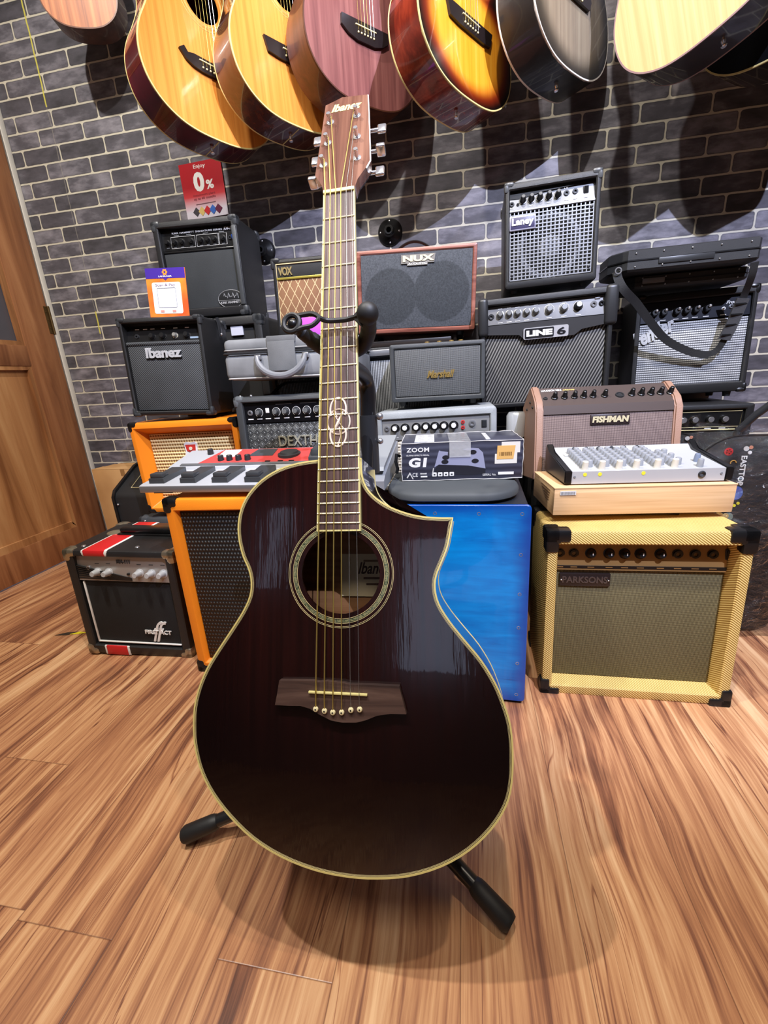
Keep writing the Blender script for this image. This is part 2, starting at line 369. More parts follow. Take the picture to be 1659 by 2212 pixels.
# ------------------------------------------------------------------ amplifier helper
class Amp:
    def __init__(s, name, label, cat, loc, yp, w, h, d, mat, t=.02, tt=None, bt=None, tb=None, rec=.02, rad=.012, splay=0.0, group=None, cab='cabinet'):
        s.root = thing(name, label, cat, loc, M=pose(*yp), group=group)
        s.w, s.h, s.d, s.t = w, h, d, t; s.tt = tt or t; s.bt = bt or t; s.rec = rec
        b = rad * .6; n = 4
        ix0, ix1, iz0, iz1 = t, w - t, s.bt, h - s.tt
        O = lambda i, y: [(x, y, z) for x, z in rr(i, i, w - i, h - i, max(rad - i, .002), n)]
        I = lambda i, y: [(x, y, z) for x, z in rr(ix0 + i, iz0 + i, ix1 - i, iz1 - i, .003, n)]
        MB().loops([O(b, d), O(b * .3, d - b * .3), O(0, d - b), O(0, b), O(b * .3, b * .3), O(b, 0), I(-min(b, .003), 0), I(0, .003), I(splay, rec)]).build(cab, mat, s.root)
        s.x0, s.x1, s.z0, s.z1 = ix0 + splay, ix1 - splay, iz0 + splay, iz1 - splay
    def part(s, mb, name, mat, parent=None, **k): return mb.build(name, mat, parent or s.root, **k)
    def grille(s, z0, z1, mat, y=None, x0=None, x1=None, bev=.002, name='grille_cloth'):
        y = s.rec - .006 if y is None else y
        return s.part(MB().box(s.x0 + .0005 if x0 is None else x0, y, z0, s.x1 - .0005 if x1 is None else x1, y + .008, z1, bev), name, mat)
    def panel(s, z0, z1, mat, y=None, name='control_panel', x0=None, x1=None, tilt=0.0):
        """panel whose front is at y at the bottom and y+tilt at the top"""
        y = s.rec - .006 if y is None else y
        x0 = s.x0 if x0 is None else x0; x1 = s.x1 if x1 is None else x1
        m = MB().prism([(y, z0), (y + tilt, z1), (y + tilt + .006, z1), (y + .006, z0)], x0 + .0006, x1 - .0006, 'YZ')
        s.py, s.pz, s.pt = y, z0, tilt / (z1 - z0)
        return s.part(m, name, mat, smooth=0)
    def pyz(s, z): return s.py + (z - s.pz) * s.pt
    def knobs(s, panel, xs, z, r=.007, l=.013, mat=None, cap=None, name='knob', slope=.85, line=True):
        for x in xs:
            y = s.pyz(z) + .001; nrm = Vector((0, -1, s.pt)).normalized()
            m = MB().lathe((x, y, z), nrm, [(0, r * 1.25), (l * .12, r * 1.25), (l * .14, r), (l * .85, r * slope), (l, r * slope * .85)], 16)
            o = m.build(name, mat or PLAS, panel)
            if cap:
                MBc = MB().lathe(Vector((x, y, z)) + nrm * l, nrm, [(0, r * slope * .8), (.0012, r * slope * .72)], 16)
                # joined into the same knob as a second material
                bm = MBc.bm; me = o.data; bm2 = bmesh.new(); bm2.from_mesh(me); tmp = bpy.data.meshes.new('t'); bmesh.ops.recalc_face_normals(bm, faces=bm.faces); bm.to_mesh(tmp)
                k0 = len(bm2.faces); bm2.from_mesh(tmp); bm2.faces.ensure_lookup_table()
                for f in bm2.faces[k0:]: f.material_index = 1
                me.materials.append(cap); bm2.to_mesh(me); bm2.free(); bm.free(); bpy.data.meshes.remove(tmp)
    def jack(s, panel, x, z, r=.006, ring=None, name='input_jack'):
        y = s.pyz(z); m = MB().lathe((x, y + .001, z), (0, -1, 0), [(0, r * 1.3), (.002, r * 1.3), (.002, r), (.005, r), (.005, r * .55), (-.0, r * .5)], 16)
        m.build(name, ring or SIL, panel)
    def switch(s, panel, x, z, w=.010, h=.016, mat=None, name='power_switch'):
        y = s.pyz(z); MB().box(x - w / 2 - .002, y - .002, z - h / 2 - .002, x + w / 2 + .002, y + .002, z + h / 2 + .002, .001).build('switch_bezel', PLAS2, panel)
        MB().prism([(y - .002, z - h / 2), (y - .0055, z + h / 2), (y + .001, z + h / 2), (y + .001, z - h / 2)], x - w / 2, x + w / 2, 'YZ').build(name, mat or PLAS, panel)
    def corners(s, mat, size=.028, e=.0025, tf=None, which=('TL', 'TR', 'BL', 'BR'), back=True, bev=.006):
        w, h, d = s.w, s.h, s.d; tf = tf or s.t
        for k in which:
            for bk in ((0, 1) if back else (0,)):
                sx = 1 if k[1] == 'L' else -1; x = 0 if sx > 0 else w
                sz = -1 if k[0] == 'T' else 1; z = h if sz < 0 else 0
                sy = 1 if not bk else -1; y = 0 if not bk else d
                m = MB()
                # three wings wrapping the corner
                m.box(x - sx * e, y - sy * e, z - sz * e, x + sx * tf * .95, y + sy * size, z + sz * tf * .95, bev)
                m.box(x - sx * e, y - sy * e, z - sz * e, x + sx * size, y + sy * tf, z + sz * tf * .8, bev)
                m.box(x - sx * e, y - sy * e, z - sz * e, x + sx * tf * .8, y + sy * tf, z + sz * size, bev)
                m.build('corner_protector', mat, s.root)
    def feet(s, r=.012, l=.014, mat=None):
        for x in (s.w * .12, s.w * .88):
            for y in (s.d * .15, s.d * .85): MB().cyl((x, y, -l), (x, y, .002), r * .8, r).build('foot', mat or RUB, s.root)
    def handle(s, x0=None, x1=None, y=None, hh=.022, mat=None, w=.012, ends=True):
        x0 = s.w * .3 if x0 is None else x0; x1 = s.w * .7 if x1 is None else x1; y = s.d * .5 if y is None else y; h = s.h
        P = []
        for i in range(13):
            u = i / 12; P.append((x0 + (x1 - x0) * u, y, h + hh * min(1, math.sin(PI * u) * 1.6)))
        MB().tube(P, w, 8, flat=.25, up=(0, 0, 1)).build('handle', mat or RUB, s.root)
        if ends:
            for x in (x0, x1): MB().box(x - .016, y - w, h - .002, x + .016, y + w, h + .006, .003).build('handle_plate', mat or PLAS, s.root)
def marks(xs, z, w, hgt, y, mat, parent, name='scale_marks'):
    if 1 < len(xs) <= 5:
        for x in xs: o = marks([x], z, w, hgt, y, mat, parent, name[:-1] if name.endswith('s') else name)
        return o
    m = MB()
    for x in xs: m.box(x - w / 2, y - .0008, z - hgt / 2, x + w / 2, y, z + hgt / 2)
    return m.build(name, mat, parent, smooth=0)
def ringmarks(xs, z, r, y, mat, parent, a0=-40, a1=220, t=.0007):
    m = MB()
    for x in xs:
        m.tube([(x + r * math.cos(math.radians(a)), y, z + r * math.sin(math.radians(a))) for a in range(a0, a1 + 1, 20)], t, 4)
    return m.build('dial_ring', mat, parent, smooth=0)

# ================================================================== LEFT SIDE
# 1 First Act
w, h, d = .322, .328, .235
a = Amp('guitar_amplifier', 'small black practice amp on the floor with red stripe and silver panel', 'amplifier', (-1.083, .898, .006), (3.3, 0, 1.6), w, h, d, BLK, t=.026, tt=.018, bt=.03, rec=.020, rad=.012)
a.grille(.03, .236, stripes('black_fine_cloth', (34, 35, 36), (14, 14, 15), .8, .0022, .5, ang2=-.8), y=.010)
p = a.panel(.237, .308, NT('satin_panel', (178, 172, 166), .33, .55).mat, y=.005, tilt=.008)
a.knobs(p, [.268 * w, .372 * w, .655 * w, .765 * w, .87 * w], .262, .0095, .024, SILP, None, slope=.82)
a.jack(p, .19 * w, .274, .005)
marks([.268 * w, .372 * w, .655 * w, .765 * w, .87 * w], .286, .012, .0016, a.pyz(.286) - .0002, DKG, p)
m = MB()
for i in range(7): m.prism([(a.x0, .252 - i * .004 + .03), (a.x0 + .10 + i * .012, .262 - i * .004), (a.x0 + .10 + i * .012, .2605 - i * .004), (a.x0, .2505 - i * .004 + .03)] if 0 else [(a.x0 + .001, .281 - i * .006), (a.x0 + .16, .247 - i * .0012), (a.x0 + .16, .2455 - i * .0012), (a.x0 + .001, .2785 - i * .006)], .0042, .014)
m.build('swoosh_stripes', flat((25, 25, 26), .4), p, smooth=0)
text('MA-111', (.455 * w, .288, .575 * w, .299), a.pyz(.289) - .0005, DKG, p, bold=.02)
MB().box(.545 * w, a.pyz(.258) - .006, .256, .545 * w + .006, a.pyz(.258), .262, .001).build('switch', PLAS, p)
m = MB().box(a.x0 + .006, .006, .036, a.x0 + .0105, .012, .232, .002).box(a.x0 + .006, .006, .036, a.x1 - .004, .012, .0405, .002)
m.build('white_piping', WHT, a.root)
text('ff', (.645 * w, .046, .80 * w, .112), .010, WHT, a.root, 'logo_curl', shear=.45, bold=.0, space=.8, depth=.003)
text('FIRST ACT', (.585 * w, .071, .835 * w, .084), .0075, WHT, a.root, 'logo_lettering', bold=.03, depth=.002)
def stripe_wrap(x0, x1, e, mat, nm):
    MB().box(x0, -e, h - .018, x1, d + e, h + e, .006).build(nm, mat, a.root)
    MB().box(x0, -e, -e * .5, x1, .006, .03, .006).build(nm, mat, a.root)
stripe_wrap(.165 * w, .415 * w, .0012, WHT, 'white_edging'); stripe_wrap(.18 * w, .40 * w, .0018, RED, 'red_stripe')
a.corners(NT('nickel_corner', (176, 168, 146), .3, .85).mat, .034, .003, bev=.009)
m = MB().box(.24 * w, d * .48, h, .80 * w, d * .48 + .045, h + .006, .004).box(.26 * w, d * .48 + .004, h + .006, .78 * w, d * .48 + .040, h + .022, .006)
m.build('handle', PLAS, a.root)
for x in (.17 * w, .84 * w): MB().lathe((x, d * .48 + .022, h), (0, 0, 1), [(0, .022), (.003, .021), (.005, .010), (.006, .004)], 20).build('handle_plate', NT('dull_nickel', (170, 160, 135), .35, .7).mat, a.root)
for x in (.12, .62, .96):
    MB().lathe((x * w, d * .14, h), (0, 0, 1), [(0, .006), (.0015, .005)], 12).build('screw', SIL, a.root)

# 2 Orange tall cabinet
w, h, d = .46, .484, .29
a = Amp('speaker_cabinet', 'tall orange speaker cabinet with black basket grille behind the guitar', 'speaker', (-.706, .864, .0), (2.0, -.5, -.3), w, h, d, ORV, t=.026, tt=.03, bt=.03, rec=.022, splay=.004, rad=.014)
n = NT('black_basket_weave', (34, 36, 36), .5); n.coord()
q1 = n.m('SINE', n.m('MULTIPLY', n.z, 2 * PI / .0105)); par = n.m('FLOOR', n.m('DIVIDE', n.z, .0105))
q2 = n.m('SINE', n.m('ADD', n.m('MULTIPLY', n.x, 2 * PI / .0085), n.m('MULTIPLY', par, PI)))
f = n.m('MULTIPLY', n.m('ADD', n.m('MULTIPLY', q1, .5), .5), n.m('ADD', .55, n.m('MULTIPLY', q2, .45)))
n.color(n.ramp(f, [(0.1, (8, 8, 9)), (.55, (38, 40, 40)), (.9, (84, 88, 86))])); n.bump(f, .003, .8)
a.grille(a.z0, a.z1, n.mat, y=.014)
a.corners(PLAS, .036, .003, bev=.008)
MB().box(.265, .0115, .262, .30, .0145, .31).build('price_sticker', WHT, a.root, smooth=0)
MB().box(.27, .0108, .268, .295, .0118, .30).build('sticker_frame', flat((90, 110, 120), .5), a.root, smooth=0)

# 3 Grey-edged amp under the small orange one
w, h, d = .40, .298, .15
a = Amp('guitar_amplifier', 'charcoal amp on the floor beneath the small orange amp, only its corner showing', 'amplifier', (-1.158, 1.28, .0), (0, 0, 0), w, h, d, DGREY, t=.028, rec=.02, rad=.02)
a.grille(a.z0, a.z1, stripes('dark_cloth', (26, 26, 27), (8, 8, 9), .8, .003, .5, ang2=-.8), y=.014)
a.corners(flat((70, 72, 74), .35), .04, .003, bev=.012, back=False)
MB().sphere((.03, -.003, h - .012), .004).build('rivet', CHR, a.root)

# 4 small orange amp
w, h, d = .393, .315, .185
a = Amp('guitar_amplifier', 'small orange amp with cream woven grille under the black practice amp', 'amplifier', (-1.107, 1.28, .316), (.8, .5, -.6), w, h, d, ORV, t=.020, tt=.022, bt=.02, rec=.045, splay=.022, rad=.012)
n = NT('cream_basket_weave', (240, 220, 160), .7); n.coord()
zz = n.m('DIVIDE', n.z, .0112); par = n.m('FLOOR', zz)
q1 = n.m('SINE', n.m('MULTIPLY', zz, 2 * PI)); q2 = n.m('SINE', n.m('ADD', n.m('MULTIPLY', n.x, 2 * PI / .0098), n.m('MULTIPLY', par, PI * .5)))
f = n.m('ADD', n.m('MULTIPLY', q1, .36), n.m('ADD', .5, n.m('MULTIPLY', q2, .16)))
n.color(n.ramp(f, [(0.14, (112, 74, 34)), (.34, (206, 166, 98)), (.6, (244, 222, 166))])); n.bump(f, .003, .7)
a.grille(a.z0, a.z1, n.mat, y=.037)
a.corners(PLAS, .032, .003, bev=.009, which=('TL', 'TR', 'BL'))
# crest
cx, cz = .195, .205
m = MB().prism([(cx - .024, cz + .03), (cx - .016, cz + .036), (cx, cz + .033), (cx + .016, cz + .036), (cx + .024, cz + .03), (cx + .022, cz + .004), (cx + .027, cz - .012), (cx + .020, cz - .03), (cx, cz - .042), (cx - .020, cz - .03), (cx - .027, cz - .012), (cx - .022, cz + .004)], .032, .038)
m.build('crest_badge', WHT, a.root, smooth=0)
MB().prism([(cx - .019, cz + .027), (cx + .019, cz + .027), (cx + .016, cz + .006), (cx, cz - .0), (cx - .016, cz + .006)], .0305, .033).build('crest_field', flat((196, 52, 44), .5), a.root, smooth=0)
m = MB().cyl((cx, .030, cz - .018), (cx, .033, cz - .018), .018, seg=20); m.build('crest_disc', flat((70, 74, 96), .5), a.root)
m = MB().cyl((cx, .0295, cz - .018), (cx, .031, cz - .018), .014, seg=20).cyl((cx, .0285, cz + .014), (cx, .032, cz + .014), .006, seg=12); m.build('crest_centre', flat((226, 214, 190), .5), a.root)

# 5 Ibanez amp
w, h, d = .279, .296, .165
a = Amp('guitar_amplifier', 'black practice amp with slanted panel standing on the small orange amp', 'amplifier', (-1.078, 1.28, .655), (3.2, -1.0, 1.4), w, h, d, BLK2, t=.013, tt=.014, bt=.014, rec=.03, rad=.01, group=None)
IBG = stripes('grey_twill_cloth', (92, 95, 97), (26, 27, 28), math.radians(-52), .0046, .5)
a.grille(.016, .222, IBG, y=.012)
MB().tube([(a.x0, .014, .222), (a.x1, .014, .222)], .006, 8).build('grille_roll', IBG, a.root)
p = a.panel(.226, .280, flat((18, 18, 19), .3), y=.015, tilt=.016)
fx = [.36 * w, .49 * w, .64 * w, .78 * w]
a.knobs(p, [fx[0], fx[1], fx[3]], .243, .0095, .012, PLAS)
a.knobs(p, [fx[2]], .243, .0075, .012, flat((170, 168, 160), .3, .6))
a.jack(p, .17 * w, .245, .006, PLAS2)
marks([.17 * w, .27 * w, .36 * w, .49 * w, .64 * w, .78 * w], .266, .014, .0022, a.pyz(.266) - .0002, WHT, p)
marks([.34 * w, .385 * w, .47 * w, .515 * w, .62 * w, .66 * w], .240, .0025, .005, a.pyz(.24) - .0004, CREAM, p)
MB().box(.82 * w, a.pyz(.236) - .001, .232, .92 * w, a.pyz(.236) + .001, .238).build('label_plate', flat((150, 170, 190), .5), p, smooth=0)
a.switch(p, .94 * w - .002, .252, .007, .014)
text('Ibanez', (.27 * w, .178, .70 * w, .209), .012, flat((205, 206, 208), .35, .3), a.root, 'logo_lettering', bold=.035, depth=.005)
text('Ibanez', (.262 * w, .174, .708 * w, .205), .0125, PLAS, a.root, 'logo_backing', bold=.06, depth=.003)
a.corners(flat((52, 54, 56), .4), .026, .003, bev=.006)
a.handle(.02, .06, d * .55, .012, PLAS2, .010)
MB().tube([(w - .02, d * .62, h + .002), (w + .004, d * .62, h + .004), (w + .007, d * .64, h - .02), (w + .006, d * .66, h - .05)], .011, 8, flat=.3, up=(1, 0, 0)).build('side_strap', PLAS2, a.root)
MB().sphere((w + .008, d * .66, h - .045), .005).build('rivet', CHR, a.root)

# 6 wall amp, KH
w, h, d = .300, .298, .20
MB_ = None
a = Amp('guitar_amplifier', 'black amp with eight dark knobs and oval badge, topmost at left', 'amplifier', (-1.039, 1.5, .971), (3.8, 0, .4), w, h, d, BLK, t=.021, tt=.02, bt=.028, rec=.024, rad=.012)
a.grille(.030, .206, tolex('charcoal_felt_cloth', (42, 44, 46), .85, 500, .001), y=.016)
MB().box(a.x0, .013, .206, a.x1, .022, .212, .002).build('divider_bar', PLAS, a.root)
p = a.panel(.213, .276, flat((16, 16, 17), .28), y=.014, tilt=.006)
kx = [.135, .225, .31, .42, .54, .62, .70, .80]
a.knobs(p, [k * w for k in kx], .238, .0085, .013, PLAS)
marks([k * w for k in kx], .2225, .010, .0015, a.pyz(.222) - .0002, GREY, p)
marks([.25 * w, .40 * w, .60 * w, .79 * w], .258, .018, .0016, a.pyz(.258) - .0002, GREY, p)
m = MB()
for x0, x1 in ((.18, .47), (.49, .745), (.755, .845)):
    zt, zb = .254, .2195
    m.tube([(x0 * w, a.pyz(zb) - .001, zb), (x1 * w, a.pyz(zb) - .001, zb), (x1 * w, a.pyz(zt) - .001, zt), (x0 * w, a.pyz(zt) - .001, zt)], .0006, 4, closed=True)
m.build('panel_outlines', WHT, p, smooth=0)
a.jack(p, .885 * w, .238, .0055, PLAS2)
a.switch(p, .94 * w - .006, .240, .008, .012, flat((40, 90, 210), .4))
text('KIRK HAMMETT SIGNATURE SERIES', (.20 * w, .263, .80 * w, .268), a.pyz(.265) - .0002, WHT, p, bold=.01, space=1.1)
text('KH-15', (.82 * w, .262, .925 * w, .2715), a.pyz(.266) - .0002, WHT, p, bold=.02, shear=.3)
m = MB(); ox, oz = .80 * w, .052
m.loops([[(ox + .048 * k * math.cos(t_), y, oz + .030 * k * math.sin(t_)) for t_ in [2 * PI * i / 28 for i in range(28)]] for k, y in ((1, .016), (1, .012), (.9, .011))])
m.build('oval_badge', flat((32, 33, 34), .35), a.root)
m = MB().tube([(ox + .046 * math.cos(t_), .011, oz + .0285 * math.sin(t_)) for t_ in [2 * PI * i / 28 for i in range(28)]], .0008, 4, closed=True)
m.tube([(ox - .045, .0105, oz - .004), (ox + .045, .0105, oz - .004)], .0006, 4)
m.tube([(ox - .024 + .0022 * i, .0103, oz + .010 + .010 * math.sin(i * 1.35) * math.cos(i * .4)) for i in range(25)], .0007, 4)
m.build('badge_signature', flat((190, 190, 190), .4, .4), a.root, smooth=0)
text('KIRK HAMMETT', (ox - .038, oz - .014, ox + .038, oz - .007), .0112, flat((190, 190, 190), .4, .4), a.root, 'badge_lettering', bold=.02)
a.corners(flat((58, 60, 62), .35), .03, .003, bev=.008, which=('TL', 'TR', 'BR', 'BL'), back=True)
MB().box(w - .020, -.0045, .03, w - .003, .004, h - .03, .004).build('front_edge_trim', DGREY, a.root)

# 7 amp beneath it
a = Amp('speaker_cabinet', 'tall black cabinet under the oval-badge amp, only its upper right corner showing', 'speaker', (-1.03, 1.49, 0), (1.5, 0, 0), .345, .962, .24, BLK, t=.03, rec=.02, rad=.015)
a.grille(a.z0, a.z1, stripes('dark_cloth_2', (26, 26, 27), (8, 8, 9), .8, .003, .5, ang2=-.8), y=.014)
a.corners(flat((60, 62, 64), .35), .034, .003, bev=.008, which=('TL', 'TR'), back=False)
MB().box(.225, .006, .90, .27, .013, .93, .001).build('paper_label', flat((190, 192, 205), .5), a.root, smooth=0)

# 8 poster "Enjoy 0%"
n = NT('red_white_gradient_print', (200, 30, 40), .35); n.coord()
n.color(n.ramp(n.m('DIVIDE', n.z, .178), [(0.14, (226, 220, 232)), (.42, (206, 60, 66)), (.6, (170, 22, 34)), (1.0, (176, 24, 36))]))
po = thing('promotion_card', 'red and white promotion card reading Enjoy 0% against the brick wall', 'poster', (-1.074, 1.7962, 1.362), (math.radians(-2), 0, 0))
po.rotation_euler = (math.radians(0), math.radians(-1.0), math.radians(-1.5))
MB().box(0, 0, 0, .178, .003, .184, .0005).build('card', n.mat, po, smooth=0)
text('Enjoy', (.062, .160, .112, .176), 0, WHT, po, bold=.01, depth=.0005)
text('0', (.052, .088, .098, .152), 0, WHT, po, bold=.05, depth=.0005)
text('%', (.104, .092, .136, .122), 0, WHT, po, bold=.03, depth=.0005)
text('Installment plans', (.042, .072, .136, .082), 0, flat((120, 30, 44), .5), po, depth=.0004)
text('up to 60 months', (.042, .060, .136, .071), 0, flat((120, 30, 44), .5), po, depth=.0004, bold=.02)
marks([.09], .048, .085, .0025, 0, flat((120, 80, 90), .5), po, 'small_print')
for i, c in enumerate(((70, 66, 74), (226, 196, 120), (206, 44, 50), (60, 110, 200), (110, 36, 70))):
    x = .045 + i * .024
    MB().prism([(x, .008), (x + .016, .024), (x, .040), (x - .016, .024)], -.0009 - .0002 * i, 0).build('printed_cards', flat(c, .4), po, smooth=0)

# 9 Lanka QR card (QR code itself left out)
po = thing('payment_card', 'orange and purple Scan & Pay card propped on the practice amp', 'card stand', (-.977, 1.325, .953), (math.radians(-3), math.radians(3), math.radians(2)))
n = NT('orange_print', (244, 124, 46), .35); n.coord()
n.color(n.ramp(n.noise(14, 2), [(.35, (246, 146, 56)), (.65, (238, 92, 44))]))
MB().box(0, 0, 0, .132, .004, .139, .0006).build('card', n.mat, po, smooth=0)
MB().prism([(.0005, .139), (.0005, .110), (.058, .110), (.066, .104), (.074, .110), (.1315, .110), (.1315, .139)], -.0006, 0).build('purple_header', flat((70, 44, 150), .4), po, smooth=0)
MB().prism(rr(.018, .010, .114, .099, .006), -.0006, 0).build('white_field', WHT, po, smooth=0)
text('Scan & Pay', (.030, .086, .096, .095), -.0006, flat((120, 100, 130), .5), po, depth=.0004)
text('LANKAQR', (.044, .113, .088, .118), -.0006, WHT, po, depth=.0004, bold=.02)
m = MB()
for i in range(6): m.cyl((.066 + .006 * math.cos(i * PI / 3), -.0012, .127 + .006 * math.sin(i * PI / 3)), (.066 + .006 * math.cos(i * PI / 3), -.0005, .127 + .006 * math.sin(i * PI / 3)), .0032, seg=10)
m.build('flower_mark', flat((232, 150, 60), .4), po)
m = MB().tube([(x, -.001, z) for x, z in rr(.034, .028, .096, .083, .003)], .0005, 4, closed=True); m.build('square_outline', flat((90, 96, 130), .5), po, smooth=0)
marks([.045, .085], .017, .012, .006, -.0006, flat((214, 150, 140), .5), po, 'small_emblems')
MB().prism([(.004, .0), (.045, .0), (.004, .08)], .04, .044, 'YZ').build('easel_back', WHT, po, smooth=0)

# 10 left small black amp and cardboard box
a = thing('guitar_amplifier', 'black amp with sloping top panel on the floor beside the cardboard box', 'amplifier', (-1.385, 1.44, 0), (0, 0, 0))
prof = [(0, 0), (0, .325), (.012, .345), (.14, .418), (.17, .428), (.19, .42), (.19, 0)]
MB().prism(prof, .0, .22, 'YZ').build('cabinet', BLK2, a)
MB().prism([(y - .004, z + .003) if 0 else (y, z) for y, z in [(-.006, .0), (-.006, .33), (.010, .356), (.145, .432), (.175, .440), (.198, .426), (.198, 0)]], -.012, 0, 'YZ').build('side_cheek', PLAS, a)
m = MB(); P = [(.06, .030, .358), (.21, .030, .358), (.21, .12, .409), (.06, .12, .409)]
m.tube([(x, y - .002, z + .004) for x, y, z in P], .0012, 5, closed=True); m.build('panel_outline', CREAM, a)
m = MB()
for i in range(4): m.lathe((.085 + .03 * i, .075, .383), (0, -.48, .87), [(0, .009), (.010, .007), (.011, .005)], 14)
m.build('knobs', DKG, a)
MB().sphere((.010, -.004, .30), .004).build('rivet', CHR, a)
n = NT('corrugated_card', (196, 152, 98), .8); n.coord(); n.color(n.ramp(n.noise(5, 3), [(.3, (176, 130, 78)), (.7, (208, 164, 108))])); n.bump(n.noise(120, 2), .0004, .3)
CARD = n.mat
a = thing('cardboard_box', 'brown cardboard carton in the corner beside the wooden door', 'box', (-1.680, 1.655, 0), (0, 0, 0))
MB().box(0, 0, 0, .36, .14, .400, .002).build('carton', CARD, a)
MB().prism([(0.0, .402), (.17, .402), (.35, .404), (.35, .401), (0, .4)], .0, .068).build('flap', CARD, a, smooth=0)
MB().prism([(.03, .4025), (.36, .4065), (.36, .404), (.03, .400)], .072, .138).build('flap', CARD, a, smooth=0)
MB().box(.15, -.0006, .37, .172, .0, .4).build('packing_tape', flat((150, 110, 66), .3), a, smooth=0)

# ================================================================== CENTRE
# low black cabinets carrying the middle rows
a = Amp('speaker_cabinet', 'black cabinet on the floor beneath the diamond-plate amp', 'speaker', (-.672, 1.19, 0), (0, 0, 0), .38, .396, .23, BLK, t=.03, rec=.02)
a.grille(a.z0, a.z1, stripes('dark_cloth_3', (26, 26, 27), (8, 8, 9), .8, .003, .5, ang2=-.8), y=.014)

# dex amp
w, h, d = .385, .292, .195
a = Amp('guitar_amplifier', 'dark amp with embossed diamond-plate grille beneath the grey fabric case', 'amplifier', (-.675, 1.20, .408), (-1.1, -2.5, -.4), w, h, d, DGREY, t=.026, tt=.018, bt=.028, rec=.022, rad=.022)
n = NT('diamond_plate_grille', (90, 92, 92), .45, .3); n.coord()
S2_ = .0185
def tri(v): return n.m('ABSOLUTE', n.m('SUBTRACT', n.m('FRACT', v), .5))
ux = n.m('DIVIDE', n.m('ADD', n.x, n.z), S2_ * 1.25); uz = n.m('DIVIDE', n.m('SUBTRACT', n.x, n.z), S2_ * 1.25)
ck = n.m('ABSOLUTE', n.m('MODULO', n.m('ADD', n.m('FLOOR', ux), n.m('FLOOR', uz)), 2.0))
l1 = n.m('SINE', n.m('MULTIPLY', ux, 2 * PI * 5)); l2 = n.m('SINE', n.m('MULTIPLY', uz, 2 * PI * 5))
lines = n.m('ADD', n.m('MULTIPLY', l1, ck), n.m('MULTIPLY', l2, n.m('SUBTRACT', 1.0, ck)))
dots = n.m('MULTIPLY', n.sm(n.m('SUBTRACT', .5, tri(ux)), .40, .48) , n.sm(n.m('SUBTRACT', .5, tri(uz)), .30, .46))
f = n.m('ADD', n.m('MULTIPLY', lines, .3), n.m('ADD', .35, dots))
n.color(n.ramp(f, [(.1, (26, 27, 28)), (.5, (84, 86, 87)), (.95, (160, 163, 162))])); n.bump(f, .0015, .8)
a.grille(a.z0, h - .081, n.mat, y=.014)
p = a.panel(h - .078, h - .021, flat((14, 14, 17), .28), y=.012)
kx = [.185, .285, .37, .455, .54, .63, .72, .81]
kz = h - .048
a.knobs(p, [.135 * w + .012] if 0 else [k * w for k in (.19, .335, .415, .50, .585, .67, .755, .84)], kz, .0095, .014, flat((72, 74, 76), .3, .3), flat((120, 122, 122), .3, .3))
ringmarks([k * w for k in (.19, .335, .415, .50, .585, .67, .755, .84)], kz, .0125, a.py - .001, WHT, p, -60, 240)
a.jack(p, .115 * w, kz, .0065)
MB().box(.247 * w, a.py - .002, kz - .002, .277 * w, a.py, kz + .012, .001).build('channel_button', WHT, p)
marks([k * w for k in (.115, .19, .262, .335, .415, .50, .585, .67, .755)], kz - .0185, .017, .0028, a.py - .0002, WHT, p)
marks([.40 * w, .60 * w, .75 * w], h - .0265, .05, .0013, a.py - .0002, GREY, p)
text('DEXTHOR', (.33 * w, h - .150, .80 * w, h - .118), .014, flat((186, 184, 166), .35, .4), a.root, 'logo_lettering', bold=.005, depth=.004)
a.corners(flat((92, 96, 98), .4), .032, .003, bev=.014, which=('TL', 'TR'))
for x in (.02, .055): MB().sphere((x, .01, h + .001), .004).build('rivet', SIL, a.root)
a.handle(.08, w - .08, d * .45, .036, RUB, .014)

# grey fabric case
c = thing('instrument_case', 'grey fabric-covered hard case with carry handle lying on the diamond-plate amp', 'case', (-.690, 1.215, .748), M=pose(1.1, -1.5, .6))
n = NT('grey_canvas', (112, 114, 116), .8); n.coord(); n.color(n.ramp(n.noise(12, 3), [(.3, (112, 114, 116)), (.7, (138, 140, 142))])); n.bump(n.noise(900, 2), .0006, .5); CANV = n.mat
w, h, d = .40, .112, .195
MB().box(0, 0, 0, w, d, .072, .016, 3).build('case_body', CANV, c)
MB().box(.002, .002, .074, w - .002, d, h, .014, 3).build('case_lid', CANV, c)
P = [(x, -.001 if 0 else y, .073) for x, y in rr(-.001, -.001, w + .001, d, .016)]
MB().tube(P, .0028, 6, closed=True).build('zip', PLAS2, c)
MB().tube([(x, y, .082) for x, y in rr(.001, -.0005, w - .001, d, .016)], .0018, 6, closed=True).build('piping', flat((160, 160, 158), .6), c)
MB().tube([(x, y, .004) for x, y in rr(.004, .0, w - .004, d, .016)], .002, 6, closed=True).build('piping', flat((190, 190, 188), .6), c)
m = MB().box(.140, -.0045, .020, .222, .0, .1, .002).box(.138, -.003, .095, .224, .1, .1145, .003)
m.build('handle_flap', tolex('grey_velcro', (104, 106, 107), .85, 700), c)
P = [(.088 + .0, -.008, .060)]; cx_ = .139
cx_ = .181
P = [(cx_ + .072 * math.cos(t_) * (1 if abs(math.cos(t_)) < .8 else 1), -.012 - .012 * math.sin(-t_), .062 + .056 * math.sin(t_)) for t_ in [PI + PI * i / 14 for i in range(15)]]
MB().tube(P, [.005, .007] + [.0095] * 11 + [.007, .005], 10).build('carry_handle', NT('grey_moulded_handle', (140, 142, 146), .3, .2).mat, c)
for x in (.110, .252): MB().box(x - .010, -.010, .052, x + .010, .0, .066, .003).build('handle_mount', SIL, c)
MB().sphere((-.003, .03, .035), .006, 1, 1, 1.6).build('zip_pull', SIL, c)
